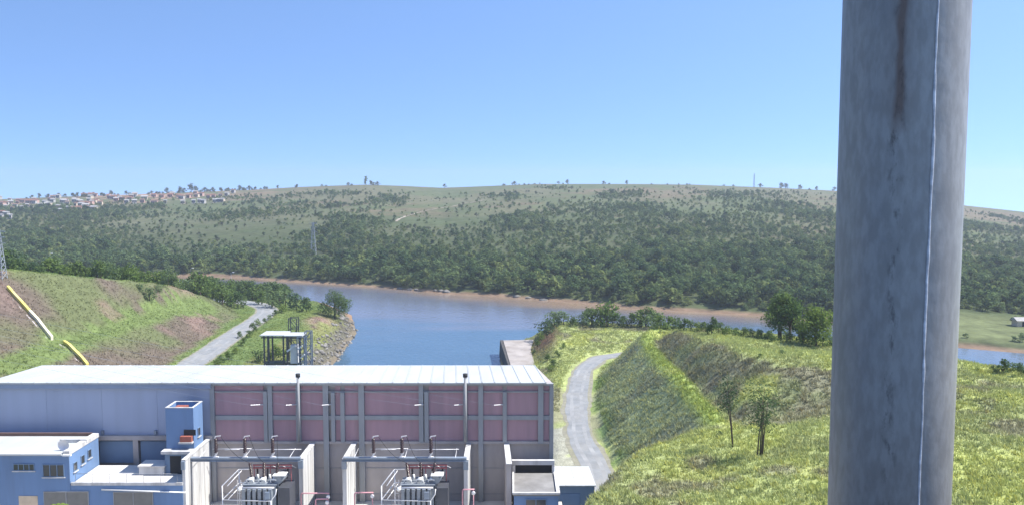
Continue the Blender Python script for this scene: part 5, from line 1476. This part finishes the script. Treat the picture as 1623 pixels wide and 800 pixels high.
# tall pointed tree on the highest bump
y = 988; x = ray(580, 293)[0] / ray(580, 293)[1] * y; z = float(far_h(x, y))
cm, cs = crown_mesh('crown', M_LEAF_D, 99, 11, 2.7, .6, 22, 600, .8, .3)
place('skyline_tree', x, y, z - .3, cm, trunk_mesh(9, .25, cs, 9), 1.0, 0, 'tallest pointed tree alone on the highest bump of the skyline', 'tree')
# a real bank tree of each forest kind stands at the wood's edge; the wood repeats them as one mass
protos = []
PB = [(560, 448), (760, 462), (905, 474), (1060, 486), (650, 455)]
for k, (px, py) in enumerate(PB):
    x, y, z = on_ground(px, py - 2, 200, far=True)
    o = bpy.data.objects.new('bank_tree', far_crowns[k]); COL.objects.link(o)
    o.location = (x, y + 3, float(far_h(x, y + 3)) - .6); o.rotation_euler = (0, 0, k * 1.3)
    tag(o, 'low leafy tree overhanging the far muddy bank at the forest edge', 'tree', 'leafy trees at the forest edge')
    protos.append(o)

def scatter(name, P, S, R, idx, objs, label, cat):
    """one object that repeats the given plants at its points"""
    me = bpy.data.meshes.new(name); me.vertices.add(len(P)); me.vertices.foreach_set('co', np.asarray(P, np.float32).ravel())
    a = me.attributes.new('plant_scale', 'FLOAT_VECTOR', 'POINT'); a.data.foreach_set('vector', np.asarray(S, np.float32).ravel())
    a = me.attributes.new('plant_turn', 'FLOAT_VECTOR', 'POINT'); a.data.foreach_set('vector', np.asarray(R, np.float32).ravel())
    a = me.attributes.new('plant_kind', 'INT', 'POINT'); a.data.foreach_set('value', np.asarray(idx, np.int32))
    o = link_mesh(name, me); tag(o, label, cat, kind='stuff')
    ng = bpy.data.node_groups.new(name, 'GeometryNodeTree')
    ng.interface.new_socket('Geometry', in_out='INPUT', socket_type='NodeSocketGeometry')
    ng.interface.new_socket('Geometry', in_out='OUTPUT', socket_type='NodeSocketGeometry')
    N = ng.nodes; L = ng.links
    gi = N.new('NodeGroupInput'); go = N.new('NodeGroupOutput')
    g2i = N.new('GeometryNodeGeometryToInstance')
    for ob in objs:
        oi = N.new('GeometryNodeObjectInfo'); oi.inputs['Object'].default_value = ob; oi.transform_space = 'ORIGINAL'
        L.new(oi.outputs['Geometry'], g2i.inputs[0])
    def attr(nm, tp):
        q = N.new('GeometryNodeInputNamedAttribute'); q.data_type = tp; q.inputs['Name'].default_value = nm
        return q.outputs['Attribute']
    m2p = N.new('GeometryNodeMeshToPoints'); L.new(gi.outputs[0], m2p.inputs[0])
    ip = N.new('GeometryNodeInstanceOnPoints')
    L.new(m2p.outputs[0], ip.inputs['Points']); L.new(g2i.outputs[0], ip.inputs['Instance'])
    ip.inputs['Pick Instance'].default_value = True
    L.new(attr('plant_kind', 'INT'), ip.inputs['Instance Index'])
    L.new(attr('plant_scale', 'FLOAT_VECTOR'), ip.inputs['Scale'])
    e2r = N.new('FunctionNodeEulerToRotation'); L.new(attr('plant_turn', 'FLOAT_VECTOR'), e2r.inputs[0])
    L.new(e2r.outputs[0], ip.inputs['Rotation'])
    L.new(ip.outputs[0], go.inputs[0])
    md = o.modifiers.new('plants', 'NODES'); md.node_group = ng
    return o
k = ~is_ind
P = np.column_stack([xx[k], yy[k], zz[k] - .5])
m_ = len(P)
sc_ = np.interp(loc_den[k], [.1, .5, .9], [.45, .64, 1.0]) * (.5 + .95 * rng.uniform(0, 1, m_) ** 1.6) * (.75 + .55 * fbm(xx[k] / 12, yy[k] / 12, 401)) * np.where(far_s(xx[k], yy[k]) < .06, 1.15, 1.0)
S = np.column_stack([sc_ * 1.08, sc_ * 1.08, sc_ * rng.uniform(.85, 1.1, m_)])
R = np.column_stack([np.zeros(m_), np.zeros(m_), rng.uniform(0, 6.28, m_)])
scatter('forest', P, S, R, rng.integers(0, 5, m_), protos, 'dense green forest covering the far river bank and lower hill', 'forest')

# pale foot track over the hill
M_TRACK = mat('pale_track_earth', (.30, .26, .21), .95, var=.2, scale=.1)
TR = [on_ground(px, py, 300, far=True)[:2] for px, py in ((628, 352), (645, 343), (665, 337), (690, 332), (715, 328), (745, 322), (765, 318))]
tag(strip('foot_track', TR, (-.7, 0, .7), M_TRACK, .2, far_h, 1.6), kind='structure')

# ------------------------------------------------------------------ village houses on the left skyline
M_HW = [mat('house_white', (.40, .39, .375), .9), mat('house_cream', (.55, .46, .36), .9), mat('house_pink_plaster', (.50, .33, .28), .9)]
M_HR = [mat('terracotta_roof', (.22, .115, .085), .9, var=.25), mat('pale_sheet_roof', (.34, .33, .32), .7), mat('weathered_brown_roof', (.20, .13, .10), .9, var=.2)]
RN = ('terracotta', 'pale sheet', 'weathered brown'); WN = ('white', 'cream', 'pink')
def house_parts(w, d, h, rf):
    q = MB().box(-w / 2, w / 2, -d / 2, d / 2, -1.2, h)
    o = .35
    r = MB().add([(-w / 2 - o, -d / 2 - o, h - .05), (w / 2 + o, -d / 2 - o, h - .05), (w / 2 + o, d / 2 + o, h - .05), (-w / 2 - o, d / 2 + o, h - .05), (-w / 2 - o, 0, h + rf), (w / 2 + o, 0, h + rf)],
                 [(0, 1, 5, 4), (2, 3, 4, 5), (1, 2, 5), (3, 0, 4), (3, 2, 1, 0)])
    return q, r
def house(px, py, wpx, wi, ri, hk=0):
    x, y, z = on_ground(px, py, 400, far=True)
    y = min(y, 985); z = float(far_h(x, y))
    w = wpx * .78 / 1400 * y; d = w * .75; h = 3.1 + hk; rf = w * .2
    r = empty('village_house', (x, y, z), WN[wi] + ' walled village house with ' + RN[ri] + ' roof on the left hilltop', 'house', WN[wi] + ' village houses with ' + RN[ri] + ' roofs', rng.uniform(-.5, .5))
    q, rr_ = house_parts(w, d, h, rf)
    q.build('wall', M_HW[wi], r, world=False); rr_.build('roof', M_HR[ri], r, world=False)
    MB().box(-w * .1, w * .06, -d / 2 - .04, -d / 2 + .02, -.2, 2.0).build('door', M_DARK, r, world=False)
    for s_ in (-1, 1): MB().box(s_ * w * .32 - .5, s_ * w * .32 + .5, -d / 2 - .04, -d / 2 + .02, 1.0, 2.0).build('window', M_DARK, r, world=False)
HS = [(8, 315, 12, 0, 1), (5, 326, 12, 2, 0), (17, 324, 9, 1, 1), (24, 329, 8, 0, 2), (36, 322, 8, 2, 0), (48, 323, 15, 2, 0), (57, 322, 10, 2, 0), (66, 329, 12, 0, 1), (75, 327, 9, 1, 1), (4, 341, 9, 2, 0), (10, 343, 10, 0, 1), (16, 347, 9, 0, 1), (3, 347, 7, 0, 1),
      (93, 314, 8, 0, 1), (100, 322, 10, 0, 1), (107, 325, 7, 1, 2), (110, 334, 10, 0, 1), (95, 338, 9, 0, 1), (117, 335, 9, 2, 0), (125, 334, 10, 2, 0), (129, 328, 11, 0, 1), (136, 330, 11, 0, 1), (141, 333, 8, 0, 2), (149, 334, 12, 1, 1), (133, 312, 9, 2, 0), (145, 312, 12, 2, 0), (151, 312, 8, 2, 2),
      (175, 315, 10, 2, 0), (180, 316, 10, 2, 0), (186, 315, 8, 0, 2), (197, 318, 8, 2, 0), (201, 323, 8, 0, 1), (213, 323, 9, 0, 1), (214, 311, 9, 0, 1), (229, 317, 12, 1, 1), (206, 318, 8, 2, 0), (226, 322, 8, 2, 2), (245, 324, 12, 2, 2), (262, 323, 6, 0, 1), (290, 324, 8, 1, 1), (307, 323, 7, 0, 1), (316, 322, 7, 0, 1), (323, 323, 8, 0, 1), (340, 322, 7, 0, 1), (346, 321, 7, 0, 1), (353, 321, 8, 1, 1),
      (331, 315, 8, 2, 0), (338, 314, 8, 2, 0), (360, 311, 8, 0, 1), (244, 313, 9, 2, 0), (256, 314, 10, 2, 2), (270, 313, 10, 2, 0), (283, 314, 9, 2, 0), (300, 314, 11, 2, 0), (312, 313, 9, 1, 2), (320, 311, 8, 2, 0)]
for k in range(46):
    px = rng.uniform(0, 372) if k % 3 else rng.uniform(0, 160)
    top = float(np.interp(px, [p for p, q in CREST], [q for p, q in CREST]))
    HS.append((px, top + rng.uniform(3, 20 if px < 160 else 12), rng.uniform(5.5, 9.5), int(rng.choice([0, 0, 1, 2])), int(rng.choice([0, 1, 1, 2]))))
for h_ in HS: house(*h_)
# the house by the far meadow at the right edge
x, y, z = on_ground(1618, 516, 190)
fh = empty('riverside_house', (x, y, z), 'little pale house at the forest edge beside the far river meadow', 'house')
q, rr_ = house_parts(3.6, 3, 1.7, .8)
q.build('wall', M_HW[1], fh, world=False); rr_.build('roof', M_HR[1], fh, world=False)
MB().box(-.5, .3, -1.54, -1.48, -.1, 1.4).build('door', M_DARK, fh, world=False)

# ------------------------------------------------------------------ tall grass on both banks: one mass
mg = bpy.data.materials.new('tall_grass'); mg.use_nodes = True
n = mg.node_tree.nodes; L = mg.node_tree.links
n.remove(n['Principled BSDF']); a = n.new('ShaderNodeAttribute'); a.attribute_name = 'tint'
d = n.new('ShaderNodeBsdfDiffuse'); t = n.new('ShaderNodeBsdfTranslucent'); ms = n.new('ShaderNodeMixShader'); ms.inputs[0].default_value = .3
L.new(a.outputs['Color'], d.inputs[0]); L.new(a.outputs['Color'], t.inputs[0]); L.new(d.outputs[0], ms.inputs[1]); L.new(t.outputs[0], ms.inputs[2])
L.new(ms.outputs[0], n['Material Output'].inputs[0])
def slope_at(x, y):
    i = np.clip(((x - GX0) / GS).round().astype(int), 0, len(gx) - 1); j = np.clip(((y - GY0) / GS).round().astype(int), 0, len(gy) - 1)
    return SLOPE[j, i]
def grass(name, N, xr, yr, cond, hgt, nb, wid, label):
    u = rng.uniform(0, 1, N); y = yr[0] + (yr[1] - yr[0]) * u ** 1.25; x = rng.uniform(xr[0], xr[1], N)
    # keep to what lies within a wide field of view
    ok = np.abs(x / y) < .64
    dr = np.minimum(dist_poly(x, y, ROAD_L), dist_poly(x, y, ROAD_R))
    h = near_h(x, y); s = slope_at(x, y)
    ok &= (h > 1.0) & (dr > 2.7 + rng.uniform(0, .8, N)) & cond(x, y, h, s)
    x, y, h, s = x[ok], y[ok], h[ok], s[ok]
    m = len(x)
    T = near_tint(x, y, h, s)
    cl = fbm(x / 2.6, y / 2.6, 151)
    tall = hgt * (.75 + .6 * cl) * rng.uniform(.6, 1.3, m)
    br = rng.uniform(.85, 1.2, (m, 1)) * (1.3 if name == 'short_grass' else 1.0); T = T * br
    yel = (rng.uniform(0, 1, (m, 1)) < .15); T = np.where(yel, T * np.array([1.25, 1.12, .85]), T)
    V = np.zeros((m, nb, 3, 3)); C = np.zeros((m, nb, 3, 3))
    ang = rng.uniform(0, 6.28, (m, nb)); lean = rng.uniform(.15, .75, (m, nb)); hh = tall[:, None] * rng.uniform(.7, 1.15, (m, nb))
    ox = rng.normal(0, .16, (m, nb)); oy = rng.normal(0, .16, (m, nb))
    wx = -np.sin(ang) * wid; wy = np.cos(ang) * wid
    bx_ = x[:, None] + ox; by_ = y[:, None] + oy; bz = (h - .06)[:, None] + 0 * ox
    V[:, :, 0] = np.stack([bx_ - wx, by_ - wy, bz], -1); V[:, :, 1] = np.stack([bx_ + wx, by_ + wy, bz], -1)
    V[:, :, 2] = np.stack([bx_ + np.cos(ang) * lean * hh - .12 * hh, by_ + np.sin(ang) * lean * hh, bz + hh * (1 - .25 * lean)], -1)
    C[:] = T[:, None, None, :]
    V = V.reshape(-1, 3)
    o = link_mesh(name, np_mesh(name, V, np.arange(len(V)).reshape(-1, 3), mg, False, C.reshape(-1, 3)))
    tag(o, label, 'grass', kind='stuff')
    return m
g1 = grass('tall_grass', 150000, (2, 100), (50, 262), lambda x, y, h, s: (h > 6.6) | (x > 16) | (y > 135), .40, 6, .06, 'tall yellow green grass covering the right bank and its benches')
g2 = grass('short_grass', 150000, (-150, -42), (85, 300), lambda x, y, h, s: (rng.uniform(0, 1, len(x)) < np.where((x < -66) & (s > .4), .85, 1.0)), 0.24, 4, .07, 'short dry grass on the left cut slope and bank')
print('grass tufts', g1, g2, 'forest', m_, 'lone', len(shown), 'of', int(lone.sum()))

# ------------------------------------------------------------------ air
hz = bpy.data.materials.new('haze'); hz.use_nodes = True
n = hz.node_tree.nodes; n.clear()
ho = n.new('ShaderNodeOutputMaterial'); hv = n.new('ShaderNodeVolumePrincipled')
hv.inputs['Color'].default_value = (0.80, 0.88, 1.0, 1); hv.inputs['Density'].default_value = 0.00027; hv.inputs['Anisotropy'].default_value = 0.2
hz.node_tree.links.new(hv.outputs[0], ho.inputs['Volume'])
USE_HAZE = True
if USE_HAZE:
    o = MB().box(-1400, 1400, -15, 1700, -90, 60).build('haze', hz); tag(o, kind='stuff')
